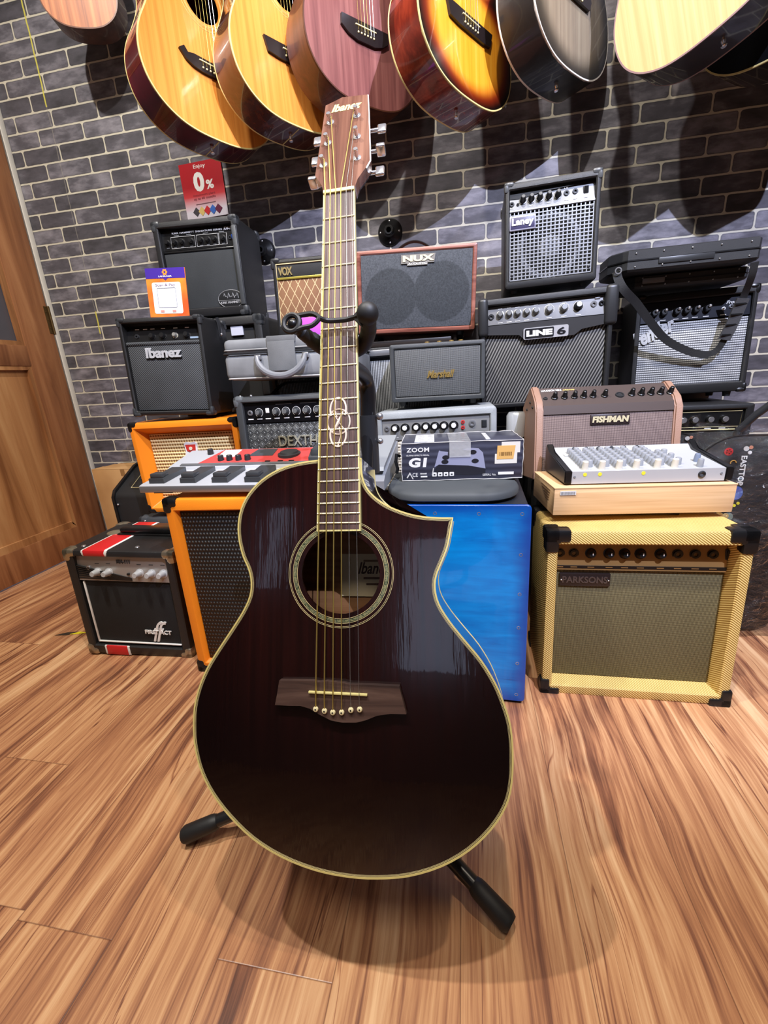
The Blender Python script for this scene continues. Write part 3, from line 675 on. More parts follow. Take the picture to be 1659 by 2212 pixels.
MB().sphere((.098, .03, .1135), .0055, 1, 1, .5).build('button_stud', PLAS, c)

# VOX
w, h, d = .260, .245, .19
a = Amp('guitar_amplifier', 'black amp with brown diamond-pattern cloth and gold trim left of the neck', 'amplifier', (-.612, 1.45, .864), (-1.7, -1, 1.2), w, h, d, BLK, t=.014, tt=.014, bt=.05, rec=.010, rad=.016)
n = NT('brown_diamond_cloth', (150, 112, 78), .75); n.coord()
def ln(sg):
    v = n.m('FRACT', n.m('ADD', n.m('DIVIDE', n.x, .0285), n.m('MULTIPLY', n.z, sg / .048)))
    return n.m('ABSOLUTE', n.m('SUBTRACT', v, .5))
f = n.sm(n.m('MINIMUM', ln(1), ln(-1)), .03, .055)
n.color(n.mix(f, (212, 186, 140), n.ramp(n.noise(8, 2), [(.3, (122, 86, 58)), (.7, (148, 108, 76))]))); n.bump(n.m('ADD', n.noise(700, 2), f), .0008, .5)
a.grille(.052, .184, n.mat, y=.004)
MB().box(a.x0, .003, .190, a.x1, .012, .230, .001).build('logo_panel', tolex('black_cloth', (38, 38, 39), .7), a.root)
m = MB().box(a.x0, .0, .184, a.x1, .008, .191, .002); m.build('gold_bar', NT('olive_gold', (186, 170, 76), .35, .5).mat, a.root)
m = MB().tube([(a.x0 + .002, .002, .052), (a.x1 - .002, .002, .052), (a.x1 - .002, .002, .229), (a.x0 + .002, .002, .229)], .0022, 6, closed=True); m.build('cream_piping', flat((226, 208, 160), .4), a.root)
text('VOX', (.022, .196, .070, .220), .003, NT('pale_gold', (206, 184, 128), .3, .6).mat, a.root, 'logo_lettering', bold=.03, depth=.003, space=.85)
a.corners(PLAS2, .03, .003, bev=.010, which=('TL', 'TR'), back=False)
a.feet(.012, .007)

# NUX
w, h, d = .366, .238, .19
a = Amp('guitar_amplifier', 'wood-framed amp with dark cloth front right of the guitar neck', 'amplifier', (-.334, 1.45, .868), (1.0, -2.2, 1.6), w, h, d, wood('red_mahogany', (104, 56, 46), (140, 84, 70), (164, 106, 90), 'x', 1, .35, .3), t=.0125, rec=.006, rad=.005)
n = NT('charcoal_felt', (66, 70, 76), .9); n.coord()
nn = n.noise(260, 3, .7); 
def disc(cx, cz, r):
    dx_ = n.m('SUBTRACT', n.x, cx); dz_ = n.m('SUBTRACT', n.z, cz)
    return n.m('SQRT', n.m('ADD', n.m('MULTIPLY', dx_, dx_), n.m('MULTIPLY', dz_, dz_)))
dk = n.m('MINIMUM', disc(.105, .105, 0), n.m('ADD', disc(.262, .112, 0), -.003))  # darker discs put the shade of the speaker openings into the cloth colour
n.color(n.mix(n.sm(dk, .078, .084), n.ramp(nn, [(.3, (40, 43, 47)), (.7, (64, 68, 73))]), n.ramp(nn, [(.3, (54, 57, 62)), (.7, (84, 88, 94))]))); n.bump(nn, .0006, .5)
FELT = n.mat
a.grille(.013, h - .013, FELT, y=.002)
for cx_, cz_, r_ in ((.105, .105, .085), (.262, .112, .088)):   # cloth pressed by the speaker rims
    MB().lathe((cx_, .0025, cz_), (0, -1, 0), [(-.002, r_), (.0003, r_ - .006), (.0003, r_ - .012), (-.0006, r_ - .016), (-.002, r_ - .017)], 40).build('speaker_rim', FELT, a.root)
pl = MB().prism([(.43 * w, h - .050), (.60 * w, h - .050), (.60 * w, h - .044), (.655 * w, h - .044), (.665 * w, h - .020), (.38 * w, h - .020), (.38 * w, h - .044), (.43 * w, h - .044)], -.0015, .003).build('badge_plate', flat((150, 146, 140), .35, .5), a.root, smooth=0)
text('NUX', (.395 * w, h - .040, .655 * w, h - .023), -.0015, flat((232, 222, 190), .35, .3), a.root, 'badge_lettering', bold=.05, depth=.002)
text('ACOUSTIC', (.44 * w, h - .0485, .595 * w, h - .043), -.0015, WHT, a.root, 'badge_lettering', bold=.02, depth=.0008)
P = [(.30 * w + .34 * w * i / 14, d * .35, h - .002 + .036 * math.sin(PI * i / 14) ** .7) for i in range(15)]
MB().tube(P, .009, 8, flat=.4, up=(0, 0, 1)).build('handle', RUB, a.root)
a.feet(.012, .011)

# striped amp behind
w, h, d = .60, .415, .33
a = Amp('guitar_amplifier', 'wide black amp with silver striped cloth behind the small speaker', 'amplifier', (-.64, 1.425, .405), (0, 0, -.6), w, h, d, BLK, t=.016, tt=.030, rec=.018, rad=.008)
a.grille(a.z0, a.z1 - .01, stripes('silver_striped_cloth', (196, 198, 200), (30, 32, 36), 0, .0055, .55, ang2=PI / 2, period2=.0035, duty2=.8), y=.008)
MB().box(.02, -.004, h - .026, w - .02, .006, h - .008, .002).build('silver_trim', SIL, a.root)
a2 = Amp('speaker_cabinet', 'black cabinet on the floor carrying the silver-striped amp', 'speaker', (-.28, 1.54, 0), (0, 0, 0), .42, .40, .24, BLK, t=.03, rec=.02)
MB().box(.0, 0, 0, .57, .20, .018, .003).build('equipment_tray', flat((40, 32, 28), .4), None, loc=(-.61, 1.47, .8265))
tag(bpy.context.scene.objects['equipment_tray'], 'thin dark tray between the wood-framed amp and the striped amp', 'tray')
pb = MB().box(0, 0, 0, .13, .05, .052, .004).build('paper_bag', NT('magenta_card', (206, 96, 226), .4).mat, None, loc=(-.50, 1.36, .868))
tag(pb, 'bright magenta packet behind the stand\'s rubber strap', 'packet')

# Acton
w, h, d = .264, .156, .15
a = Amp('bluetooth_speaker', 'small grey-framed speaker with gold script standing on the silver amp', 'speaker', (-.205, 1.25, .661), (5.0, -1.4, 0), w, h, d, DGREY, t=.013, rec=.008, rad=.007)
n = NT('salt_pepper_weave', (120, 122, 122), .6); n.coord()
sx = n.m('SINE', n.m('MULTIPLY', n.m('ADD', n.x, n.z), 2 * PI / .0048)); sz = n.m('SINE', n.m('MULTIPLY', n.m('SUBTRACT', n.x, n.z), 2 * PI / .0048))
f = n.m('ADD', .5, n.m('MULTIPLY', n.m('MULTIPLY', sx, sz), .5))
n.color(n.ramp(f, [(.2, (14, 15, 16)), (.5, (56, 58, 59)), (.85, (140, 142, 142))])); n.bump(f, .001, .6)
a.grille(.0145, h - .0145, n.mat, y=.003)
text('Marshall', (.39 * w, .062, .68 * w, .082), .003, GOLD, a.root, 'logo_lettering', shear=.35, bold=.03, depth=.004)
for x in (.40, .53, .66, .76): MB().lathe((x * w, .045, h), (0, 0, 1), [(0, .007), (.006, .0065), (.0065, .004)], 16).build('knob', GOLD, a.root)
a.feet(.01, .012)

# silver amp
w, h, d = .334, .226, .20
a = Amp('guitar_amplifier', 'silver-grey amp with white-capped knobs beneath the small grey speaker', 'amplifier', (-.243, 1.20, .412), (0.1, -1.0, -1.2), w, h, d, GREYV, t=.018, tt=.022, rec=.016, rad=.012)
n = NT('silver_basket_cloth', (200, 190, 170), .6); n.coord()
zz = n.m('DIVIDE', n.z, .0085); par = n.m('FLOOR', zz)
q1 = n.m('SINE', n.m('MULTIPLY', zz, 2 * PI)); q2 = n.m('SINE', n.m('ADD', n.m('MULTIPLY', n.x, 2 * PI / .013), n.m('MULTIPLY', par, PI)))
f = n.m('ADD', n.m('MULTIPLY', q1, .3), n.m('ADD', .5, n.m('MULTIPLY', q2, .2)))
n.color(n.ramp(f, [(.12, (72, 66, 60)), (.42, (176, 164, 142)), (.7, (220, 214, 200))])); n.bump(f, .0015, .6)
a.grille(a.z0, h - .081, n.mat, y=.008)
p = a.panel(h - .080, h - .024, NT('satin_silver_panel', (186, 186, 184), .3, .6).mat, y=.006)
kz = h - .046
kx = [k * w for k in (.165, .25, .345, .425, .50, .575, .655)]
a.knobs(p, kx, kz, .0095, .013, PLAS, WHT, slope=.9)
ringmarks(kx, kz - .001, .0125, a.py - .0008, PLAS, p)
a.jack(p, .095 * w, kz, .006); a.jack(p, .805 * w, kz + .002, .0075, name='headphone_jack')
for dz in (.007, -.008): a.jack(p, .73 * w, kz + dz, .0042, flat((190, 50, 50), .4), name='line_jack')
a.switch(p, .90 * w, kz, .010, .016, DKG)
marks(kx + [.095 * w, .73 * w, .805 * w], h - .073, .016, .0018, a.py - .0002, WHT, p)
text('INPUT', (.07 * w, h - .075, .12 * w, h - .071), a.py - .0002, WHT, p)

a = Amp('speaker_cabinet', 'black cabinet on the floor beneath the silver-grey amp', 'speaker', (-.245, 1.19, 0), (0, 0, 0), .34, .400, .22, BLK, t=.03, rec=.02)
a.grille(a.z0, a.z1, stripes('dark_cloth_4', (26, 26, 27), (8, 8, 9), .8, .003, .5, ang2=-.8), y=.014)

# small canister
m = MB().lathe((.150, 1.32, .0), (0, 0, 1), [(0, .026), (.535, .026), (.545, .024)], 20); o = m.build('canister', PLAS, None, origin=(.150, 1.32, .0))
tag(o, 'narrow tall black canister with shiny plastic cap left of the brown amp', 'canister')
MB().lathe((0, 0, .545), (0, 0, 1), [(0, .027), (.06, .028), (.07, .022)], 20).build('plastic_cap', NT('crinkled_plastic', (190, 192, 192), .2, .3).mat, o)

# ================================================================== cajon, cushion, box
w, h, d = .288, .466, .29
cj = thing('cajon_drum', 'cajon box drum with glossy blue stained front plate', 'drum', (-.151, .848, .006), M=pose(-2.3, -1.6, -.5))
n = NT('blue_stained_wood', (0, 120, 210), .28, coat=.5); n.coord()
g = n.noise(1.0, 5, .6, n.vec(n.m('MULTIPLY', n.x, 7.0), 0.0, n.m('MULTIPLY', n.z, 60.0)), .8)
g2 = n.noise(1.0, 3, .5, n.vec(n.m('MULTIPLY', n.x, 5.0), 1.0, n.m('MULTIPLY', n.z, 14.0)), 1.5)
f = n.m('ADD', n.m('MULTIPLY', g, .55), n.m('MULTIPLY', g2, .45))
ex = n.m('MINIMUM', n.m('SUBTRACT', w, n.x), n.m('MINIMUM', n.x, n.m('MINIMUM', n.z, n.m('SUBTRACT', h, n.z))))
col_ = n.ramp(f, [(.26, (0, 60, 120)), (.38, (0, 112, 190)), (.60, (0, 138, 214)), (.8, (16, 158, 230))])
n.color(n.mix(n.sm(n.m('ADD', ex, n.m('MULTIPLY', g2, .02)), .008, .05), (6, 74, 160), col_))
MB().loops([[(x, y, z) for x, z in rr(i, i, w - i, h - i, .008)] for i, y in ((.0, .009), (0, .001), (.001, 0))]).build('tapa', n.mat, cj)
MB().box(.003, .009, .0, w - .003, d, h - .002, .008).build('shell', tolex('black_lacquer', (30, 34, 40), .4), cj)
for x in (.018, .095, .155 + .03, .270):
    for z in ((h - .018,) if x not in (.018, .270) else (h - .018, .36, .27, .19, .10, .018)):
        MB().lathe((x, .001, z), (0, -1, 0), [(0, .0042), (.0012, .0038), (.0008, .0016), (.0004, .001)], 14).build('screw', SIL, cj)
for x in (.03, w - .03):
    for y in (.03, d - .03): MB().cyl((x, y, -.006), (x, y, .002), .012).build('foot', RUB, cj)

# cushion: rounded, one end raised
L = []; N_ = 44
def cush(k, z, zl):
    o = []
    for x, y in rr(-.172 + k, .862 + k, .118 - k, 1.10 - k, .085 - k, 10):
        u = max(0, min(1, (-.138 - x) / .04)); vy = max(0, (y - .90) / .2)
        o.append((x, y, z + (zl * u * u * vy)))
    return o
MB().loops([cush(.006, .476, 0), cush(0, .480, 0), cush(0, .490, .01), cush(.006, .496, .03), cush(.03, .499, .045), cush(.07, .500, .05)]).build('seat_cushion', tolex('grey_foam_pad', (66, 70, 72), .65, 900, .0005, .08), None, smooth=50)
tag(S.objects['seat_cushion'], 'dark grey oval cushion on top of the blue cajon', 'cushion')

# Zoom G1 box
w, h, d = .269, .086, .15
zb = thing('product_box', 'worn dark product box with printed effects pedal on the cushion', 'box', (-.140, .955, .5015), M=pose(3.9, 0, 0))
n = NT('printed_dark_card', (70, 72, 88), .3); n.coord()
wv = n.m('SINE', n.m('ADD', n.m('MULTIPLY', n.z, 420.0), n.m('MULTIPLY', n.noise(30, 2), 3.0)))
n.color(n.mix(n.m('ADD', .5, n.m('MULTIPLY', wv, .3)), (42, 42, 54), (74, 76, 92)))
MB().box(0, 0, 0, w, d, h, .0015).build('carton', n.mat, zb)
edgeM = flat((205, 203, 198), .7)
m = MB()
P = [(0, 0, 0), (w, 0, 0), (w, 0, h), (0, 0, h)]
def ragged(A, B, k, m, r=.0012):
    A, B = Vector(A), Vector(B); pts = [A.lerp(B, i / k) + Vector((random.uniform(-1, 1), 0, random.uniform(-1, 1))) * .0008 for i in range(k + 1)]
    m.tube(pts, [random.uniform(.0004, r) for _ in pts], 5)
for A, B in ((P[0], P[3]), (P[3], P[2]), (P[2], P[1]), (P[0], P[1]), ((0, 0, h), (0, d, h)), ((w, 0, h), (w, d, h)), ((0, d, h), (w, d, h))): ragged(A, B, 16, m)
m.build('worn_edges', edgeM, zb)
m = MB().prism([(.01, .008), (.018, .020), (.026, .004), (.024, .003), (.018, .015), (.012, .006)], -.0006, 0).prism([(.068 * 1, .012), (.0705, .012), (.073, .028), (.071, .028)], -.0006, 0); m.build('creases', edgeM, zb, smooth=0)
text('ZOOM', (.012, .066, .063, .076), 0, WHT, zb, 'lettering', bold=.02, depth=.0005, space=1.05)
text('GUITAR EFFECTS PEDAL', (.011, .057, .063, .060), 0, WHT, zb, 'lettering', depth=.0004, bold=.01)
text('G1', (.016, .031, .058, .053), 0, WHT, zb, 'lettering', bold=.05, depth=.0006, shear=.1)
text('CE', (.024, .009, .036, .018), 0, WHT, zb, 'lettering', depth=.0004)
text('SERIAL No.', (.182, .007, .212, .012), 0, WHT, zb, 'lettering', depth=.0004)
marks([.048, .05], .016, .012, .003, -.0001, WHT, zb, 'approval_marks'); marks([.05], .009, .015, .003, -.0001, WHT, zb, 'approval_marks')
m = MB()
for i in range(4): m.prism(rr(.069 + i * .013, .009, .079 + i * .013, .018, .0012), -.0005, 0)
m.build('care_symbols', WHT, zb, smooth=0)
m = MB()
for i in range(4): m.box(.072 + i * .013, -.0008, .0115, .076 + i * .013, -.0004, .0145)
m.build('care_symbol_marks', DKG, zb, smooth=0)
def fp(poly, e, mat, nm): MB().prism(poly, -e, 0).build(nm, mat, zb, smooth=0)
fp([(.075, .026), (.083, .036), (.150, .036), (.188, .026), (.188, .012), (.150, .010), (.076, .015)], .0004, flat((36, 36, 44), .4), 'printed_pedal_side')
fp([(.090, .066), (.085, .068), (.074, .030), (.084, .036), (.150, .032), (.188, .024), (.182, .060), (.172, .070), (.150, .072), (.120, .062)], .0006, flat((150, 152, 176), .4), 'printed_pedal_body')
for x, z in ((.100, .052), (.160, .056 + .006), (.098, .046 - .004), (.165, .042)):
    MB().prism([(x + .008 * math.cos(t_), z + .005 * math.sin(t_)) for t_ in [2 * PI * i / 14 for i in range(14)]], -.0010, -.0005).build('printed_footswitch', flat((34, 34, 40), .4), zb, smooth=0)
fp([(.104, .054), (.150, .056), (.155, .066), (.106, .070)], .0012, flat((52, 52, 62), .35), 'printed_display')
fp([(.208, .034), (.256, .034), (.256, .058), (.262, .058), (.262, .082), (.222, .082), (.222, .056), (.208, .056)], .0006, flat((226, 222, 212), .5), 'white_sticker')
fp([(.212, .044), (.248, .044), (.252, .074), (.213, .074)], .0010, flat((226, 178, 104), .5), 'orange_price_sticker')
m = MB()
for i in range(9): m.box(.218 + i * .003, -.0014, .052, .2192 + i * .003 + (i % 3) * .0004, -.0009, .060)
m.build('barcode_bars', flat((120, 84, 40), .5), zb, smooth=0)
fp([(.216, .009), (.250, .009), (.250, .015), (.216, .015)], .0005, WHT, 'serial_sticker')
n = NT('clear_packing_tape', (225, 225, 225), .08); n.b.inputs['Alpha'].default_value = .35; n.coord(); n.bump(n.noise(60, 3), .002, .5)
MB().box(.108, -.0022, .052, .155, -.0016, h + .0008).box(.108, -.0022, h, .155, d * .9, h + .0012).build('clear_tape', n.mat, zb, smooth=0)
n = NT('crinkled_film', (215, 215, 215), .15); n.coord(); n.bump(n.noise(90, 3), .004, .8)
MB().box(.03, .01, h, .075, d * .85, h + .0015).build('film_strip', n.mat, zb, smooth=0); MB().box(.19, .02, h, .20, d * .8, h + .0015).build('film_strip', n.mat, zb, smooth=0)
m = MB().tube([(-.006, .02, .055), (-.012, .01, .060), (-.014, .005, .045), (-.010, .004, .028), (-.013, .006, .018)], .004, 8)
o = m.build('cable_tie', PLAS, zb)

# pedalboard on the orange cabinet
pb = thing('effects_pedalboard', 'long silver and red multi-effects pedalboard on the tall orange cabinet', 'pedalboard', (-.770, .878, .4985), M=pose(0.6, 0, .0))
w, d = .62, .24
pf_ = [(0, 0), (0, .016), (.01, .019), (.115, .030), (.118, .036), (.13, .040), (.235, .062), (.24, .058), (.24, 0)]
n = NT('silver_anodised', (172, 174, 178), .34, .6); SLV = n.mat; n.b.inputs['Base Color'].default_value = lin((206, 208, 212)); n.b.inputs['Metallic'].default_value = .35
MB().prism(pf_, 0, .50, 'YZ').build('chassis', SLV, pb)
MB().box(.0, -.002, .0, w - .13, .004, .016, .002).build('front_lip', SIL, pb)
def zt(y): 
    for (a0, b0), (a1, b1) in zip(pf_[2:7], pf_[3:7]):
        if a0 <= y <= a1: return b0 + (b1 - b0) * (y - a0) / (a1 - a0)
    return .06
for i in range(5):
    x = .020 + i * .083
    m = MB().prism([(x, zt(.022)), (x + .044, zt(.022)), (x + .050, zt(.03) + .004), (x + .044, zt(.03) + .012), (x + .004, zt(.022) + .012), (x, zt(.022) + .010)], .018, .05) if 0 else MB()
    z0 = zt(.03)
    m.prism([(.012, z0 - .003), (.012, z0 + .010), (.030, z0 + .014), (.075, z0 + .016), (.105, zt(.105) + .012), (.105, z0)], x, x + .040, 'YZ')
    m.box(x + .003, .014, z0 + .010, x + .037, .040, z0 + .022, .003)
    m.build('footswitch_pedal', flat((58, 60, 62), .42), pb)
RDP = flat((206, 74, 70), .35)
def sl(y0, y1, x0, x1, e, mat, nm, skew=0.0):
    m = MB(); v = [m.bm.verts.new(c) for c in [(x0, y0, zt(y0) + e), (x1, y0, zt(y0) + e), (x1 - skew * .3, y1, zt(y1) + e), (x0 + skew, y1, zt(y1) + e), (x0, y0, zt(y0) - .002), (x1, y0, zt(y0) - .002), (x1 - skew * .3, y1, zt(y1) - .002), (x0 + skew, y1, zt(y1) - .002)]]
    for f_ in ((0, 1, 2, 3), (0, 1, 5, 4), (1, 2, 6, 5), (2, 3, 7, 6), (3, 0, 4, 7)): m.bm.faces.new([v[i] for i in f_])
    return m.build(nm, mat, pb, smooth=0)
sl(.137, .230, .075, .41, .0015, RDP, 'red_panel', .03)
sl(.175, .225, .11, .16, .0025, flat((240, 232, 220), .4), 'display_window')
sl(.178, .225, .20, .27, .0025, flat((70, 74, 78), .3), 'data_window', .01)
sl(.124, .134, .03, .45, .003, SIL, 'divider_bar')
for i, x in enumerate((.075, .133, .158, .184, .21)):
    y = .205 if i == 0 else .155
    MB().lathe((x, y, zt(y)), (0, 0, 1), [(0, .0085), (.014, .0075), (.0155, .006)], 14).build('knob', PLAS2, pb)
MB().lathe((.315, .185, zt(.185)), (0, -.1, 1), [(-.004, .031), (.005, .030), (.006, .025), (.010, .023), (.012, .016)], 28).build('jog_dial', DKG, pb)
for x in (.265, .30, .33): sl(.138, .142, x, x + .014, .003, PLAS, 'led')
m = MB().prism([(.135, zt(.14)), (.135, zt(.14) + .010), (.16, zt(.16) + .020), (.225, zt(.225) + .020), (.225, zt(.2))], .385, .435, 'YZ').box(.39, .14, zt(.14) + .008, .43, .165, zt(.16) + .026, .003)
m.build('footswitch_pedal', flat((62, 64, 66), .42), pb)
# expression pedal, grey wedge at the right
m = MB().prism([(.0, 0), (.0, .020), (.02, .030), (.235, .072), (.235, 0)], .50, .60, 'YZ'); m.build('pedal_base', flat((168, 171, 174), .38, .3), pb)
m = MB().prism([(.015, .040), (.02, .048), (.235, .088), (.235, .078)], .512, .598, 'YZ'); m.build('pedal_treadle', flat((158, 162, 164), .4, .2), pb)
for x in (.02, .47): MB().box(x, .02, -.007, x + .05, .045, .001).build('rubber_foot', RUB, pb)

# ================================================================== RIGHT SIDE
# Line 6
w, h, d = .363, .31, .22
a = Amp('guitar_amplifier', 'large grey-knobbed amp with diagonal striped cloth beneath the mesh-front amp', 'amplifier', (.054, 1.40, .620), (-.2, 0, -1.5), w, h, d, BLK, t=.014, tt=.018, bt=.014, rec=.02, rad=.008)
a.grille(a.z0, h - .074, stripes('diagonal_twill', (134, 132, 128), (24, 24, 26), math.radians(-28), .0078, .46), y=.012)
p = a.panel(h - .070, h - .020, NT('dark_satin_panel', (104, 103, 102), .35, .5).mat, y=.004, tilt=.010, x0=.020, x1=w - .022)
kz = h - .044
a.knobs(p, [k * w for k in (.155, .225, .29, .36, .43)], kz, .009, .015, flat((150, 150, 148), .22, .8), None)
a.knobs(p, [.53 * w, .64 * w], kz, .010, .016, flat((150, 150, 148), .22, .8), None); a.knobs(p, [.745 * w], kz + .002, .011, .017, PLAS, SIL)
ringmarks([.53 * w, .64 * w, .745 * w], kz, .0135, a.pyz(kz) - .001, WHT, p)
a.jack(p, .085 * w, kz - .004, .007, PLAS2); a.jack(p, .858 * w, kz + .002, .007); a.jack(p, .915 * w, kz + .002, .006, PLAS)
MB().box(.865 * w, a.pyz(h - .027) - .002, h - .030, .905 * w, a.pyz(h - .027) + .001, h - .024, .001).build('usb_slot', SIL, p)
marks([k * w for k in (.155, .225, .29, .36, .43, .53, .64, .745)], h - .0655, .014, .0016, a.pyz(h - .066) - .0002, WHT, p)
marks([k * w for k in (.155, .225, .29, .36, .43, .53, .64)], h - .0275, .012, .0014, a.pyz(h - .0275) - .0002, WHT, p)
m = MB().prism([(.016, h - .072), (.016, h - .096), (.11, h - .104), (.125, h - .118), (.42 * w + .11, h - .118), (.46 * w + .115, h - .104), (w - .018, h - .096), (w - .018, h - .072)], .002, .014)
m.build('lower_bezel', flat((66, 66, 68), .35, .3), a.root, smooth=0)
MB().prism(rr(.335 * w, h - .119, .675 * w, h - .088, .005), -.003, .004).build('badge_plate', flat((205, 205, 208), .3, .4), a.root, smooth=0)
MB().prism(rr(.345 * w, h - .1165, .565 * w, h - .0905, .003), -.0042, -.002).build('badge_field', flat((24, 24, 28), .35), a.root, smooth=0)
text('LINE', (.357 * w, h - .1115, .555 * w, h - .0955), -.004, WHT, a.root, 'badge_lettering', bold=.06, depth=.0015)
text('6', (.59 * w, h - .113, .655 * w, h - .094), -.003, flat((24, 24, 28), .35), a.root, 'badge_lettering', bold=.02, depth=.0015)
for sx in (0, 1):
    x0, x1 = (-.006, .022) if sx == 0 else (w - .024, w + .010)
    MB().box(x0, -.008, h - .10, x1, .06, h + .004, .010, 3).build('corner_protector', PLAS2, a.root)
# cabinet below
a = Amp('speaker_cabinet', 'black cabinet beneath the diagonal-striped amp, mostly hidden', 'speaker', (.215, 1.50, 0), (0, 0, 0), .19, .617, .26, BLK, t=.02, rec=.02)

# Laney
w, h, d = .248, .268, .19
a = Amp('guitar_amplifier', 'black amp with square steel mesh front standing highest on the right', 'amplifier', (.116, 1.43, .9555), (-1.5, -2.5, -1.2), w, h, d, BLK, t=.013, tt=.018, bt=.020, rec=.022, rad=.01)
DKB = flat((26, 27, 28), .8)
MB().box(a.x0, .018, a.z0, a.x1, .0225, a.z1).build('baffle', DKB, a.root, smooth=0)
sp = MB().lathe((w * .5, .020, .105), (0, -1, 0), [(-.001, .085), (.004, .084), (.005, .076), (.001, .070), (-.0005, .03), (.002, .028), (.004, .01)], 40); sp.build('speaker_cone', flat((122, 124, 128), .5), a.root)
m = MB(); nx, nz = 20, 19; X0, X1, Z0_, Z1_ = a.x0 + .002, a.x1 - .002, .024, .198
for i in range(nx + 1):
    x = X0 + (X1 - X0) * i / nx; m.box(x - .0014, .0065, Z0_, x + .0014, .008, Z1_)
for i in range(nz + 1):
    z = Z0_ + (Z1_ - Z0_) * i / nz; m.box(X0, .0060, z - .0014, X1, .0078, z + .0014)
m.build('steel_mesh', flat((150, 152, 156), .38, .4), a.root, smooth=0)
for x in (X0 + .006, X1 - .006):
    for z in (Z0_ + .014, Z1_ - .014): MB().lathe((x, .006, z), (0, -1, 0), [(0, .0045), (.002, .004), (.003, .002)], 12).build('screw', PLAS2, a.root)
MB().box(a.x0, .004, .198, a.x1, .010, .202).build('divider_bar', SIL, a.root)
p = a.panel(.203, .249, NT('grey_panel', (92, 94, 98), .35, .4).mat, y=.006, tilt=.012)
m = MB().prism([(a.x0, .249), (a.x0, .232), (a.x0 + .03, .230), (a.x0 + .09, .240), (a.x1, .246), (a.x1, .249)], .012, .016); m.build('black_overlay', PLAS, p, smooth=0)
a.knobs(p, [k * w for k in (.195, .285, .375, .47, .565)], .224, .0085, .02, PLAS, PLAS2, slope=.7)
a.jack(p, .075 * w, .218, .0055, PLAS2); a.jack(p, .655 * w, .226, .006, PLAS2); a.jack(p, .745 * w, .227, .006, PLAS2); a.jack(p, .14 * w, .216, .003, PLAS)
a.switch(p, .855 * w, .226, .010, .018)
text('LX', (.63 * w, .237, .675 * w, .243), a.pyz(.24) - .0003, WHT, p, bold=.02, shear=.2)
marks([.075 * w, .285 * w, .47 * w, .655 * w, .745 * w, .855 * w], .2085, .010, .0016, a.pyz(.208) - .0003, WHT, p)
MB().box(.05 * w, .001, .150, .335 * w, .007, .186, .002).build('badge_plate', flat((190, 190, 210), .3, .4), a.root)
MB().box(.062 * w, .0004, .1535, .323 * w, .002, .1825, .001).build('badge_field', flat((60, 56, 90), .4), a.root)
text('Laney', (.075 * w, .157, .312 * w, .180), .0005, WHT, a.root, 'badge_lettering', bold=.04, depth=.0015)
a.corners(flat((80, 82, 84), .35), .024, .003, bev=.006, which=('TL', 'TR'))
a.feet(.01, .008)
a.handle(.06, w - .06, d * .45, .012, RUB, .010)

# Fender
w, h, d = .330, .308, .165
a = Amp('guitar_amplifier', 'black amp with shiny silver ribbed cloth beneath the two black cases', 'amplifier', (.544, 1.60, .624), (-3.4, -2.5, -1.0), w, h, d, BLK2, t=.015, tt=.022, bt=.03, rec=.018, rad=.012)
a.grille(a.z0, h - .086, stripes('silver_ribbed_cloth', (206, 208, 210), (62, 64, 70), PI / 2, .0068, .58, ang2=0, period2=.006, duty2=.86), y=.010)
p = a.panel(h - .082, h - .024, NT('midnight_panel', (34, 36, 44), .3, .2).mat, y=.006, tilt=.006)
kz = h - .055
a.knobs(p, [k * w for k in (.16, .24, .35, .43, .51, .60)], kz, .0105, .016, PLAS, None)
for k in (.16, .24, .35, .43, .51, .60): MB().sphere((k * w + .003, a.pyz(kz) - .017, kz + .006), .0048).build('knob_cap', CHR, p)
a.jack(p, .80 * w, kz, .005); a.jack(p, .74 * w, kz - .004, .004, WHT); 
text('Frontman', (.755 * w, kz + .008, .93 * w, kz + .017), a.pyz(kz) - .0006, WHT, p, shear=.35, bold=.02)
marks([k * w for k in (.16, .24, .35, .43, .51, .60, .74, .82)], h - .077, .016, .0018, a.pyz(h - .077) - .0003, WHT, p)
o = text('Fender', (0, 0, .125, .048), .0, SILP, a.root, 'logo_lettering', shear=.3, bold=.04, depth=.004)
o.location = (.008, .009, h - .158); o.rotation_euler = (0, math.radians(-24), 0)
a.corners(PLAS, .026, .003, bev=.008, which=('BL', 'BR', 'TL', 'TR'), back=False)
a.feet(.012, .014)
# head-style amp below
w, h, d = .36, .598, .27
a = Amp('guitar_amplifier', 'tall black amp with white-outlined four-knob panel under the silver-cloth amp', 'amplifier', (.505, 1.50, 0), (0, 0, 0), w, h, d, BLK, t=.022, tt=.016, rec=.018, rad=.008)
p = a.panel(h - .082, h - .017, PLAS, y=.010)
MB().tube([(.03, .009, h - .078), (w - .028, .009, h - .078), (w - .028, .009, h - .022), (.03, .009, h - .022)], .0013, 5, closed=True).build('panel_outline', CREAM, p)
a.knobs(p, [.47 * w, .56 * w, .68 * w, .79 * w], h - .045, .012, .015, PLAS, SIL, slope=.9)
MB().box(.03, .0085, h - .0695, w - .028, .0095, h - .0685).build('panel_line', CREAM, p, smooth=0)
marks([.68 * w, .79 * w], h - .0735, .018, .0025, .0095, WHT, p)
a.grille(a.z0, h - .086, stripes('dark_cloth_5', (26, 26, 27), (8, 8, 9), .8, .003, .5, ang2=-.8), y=.010)

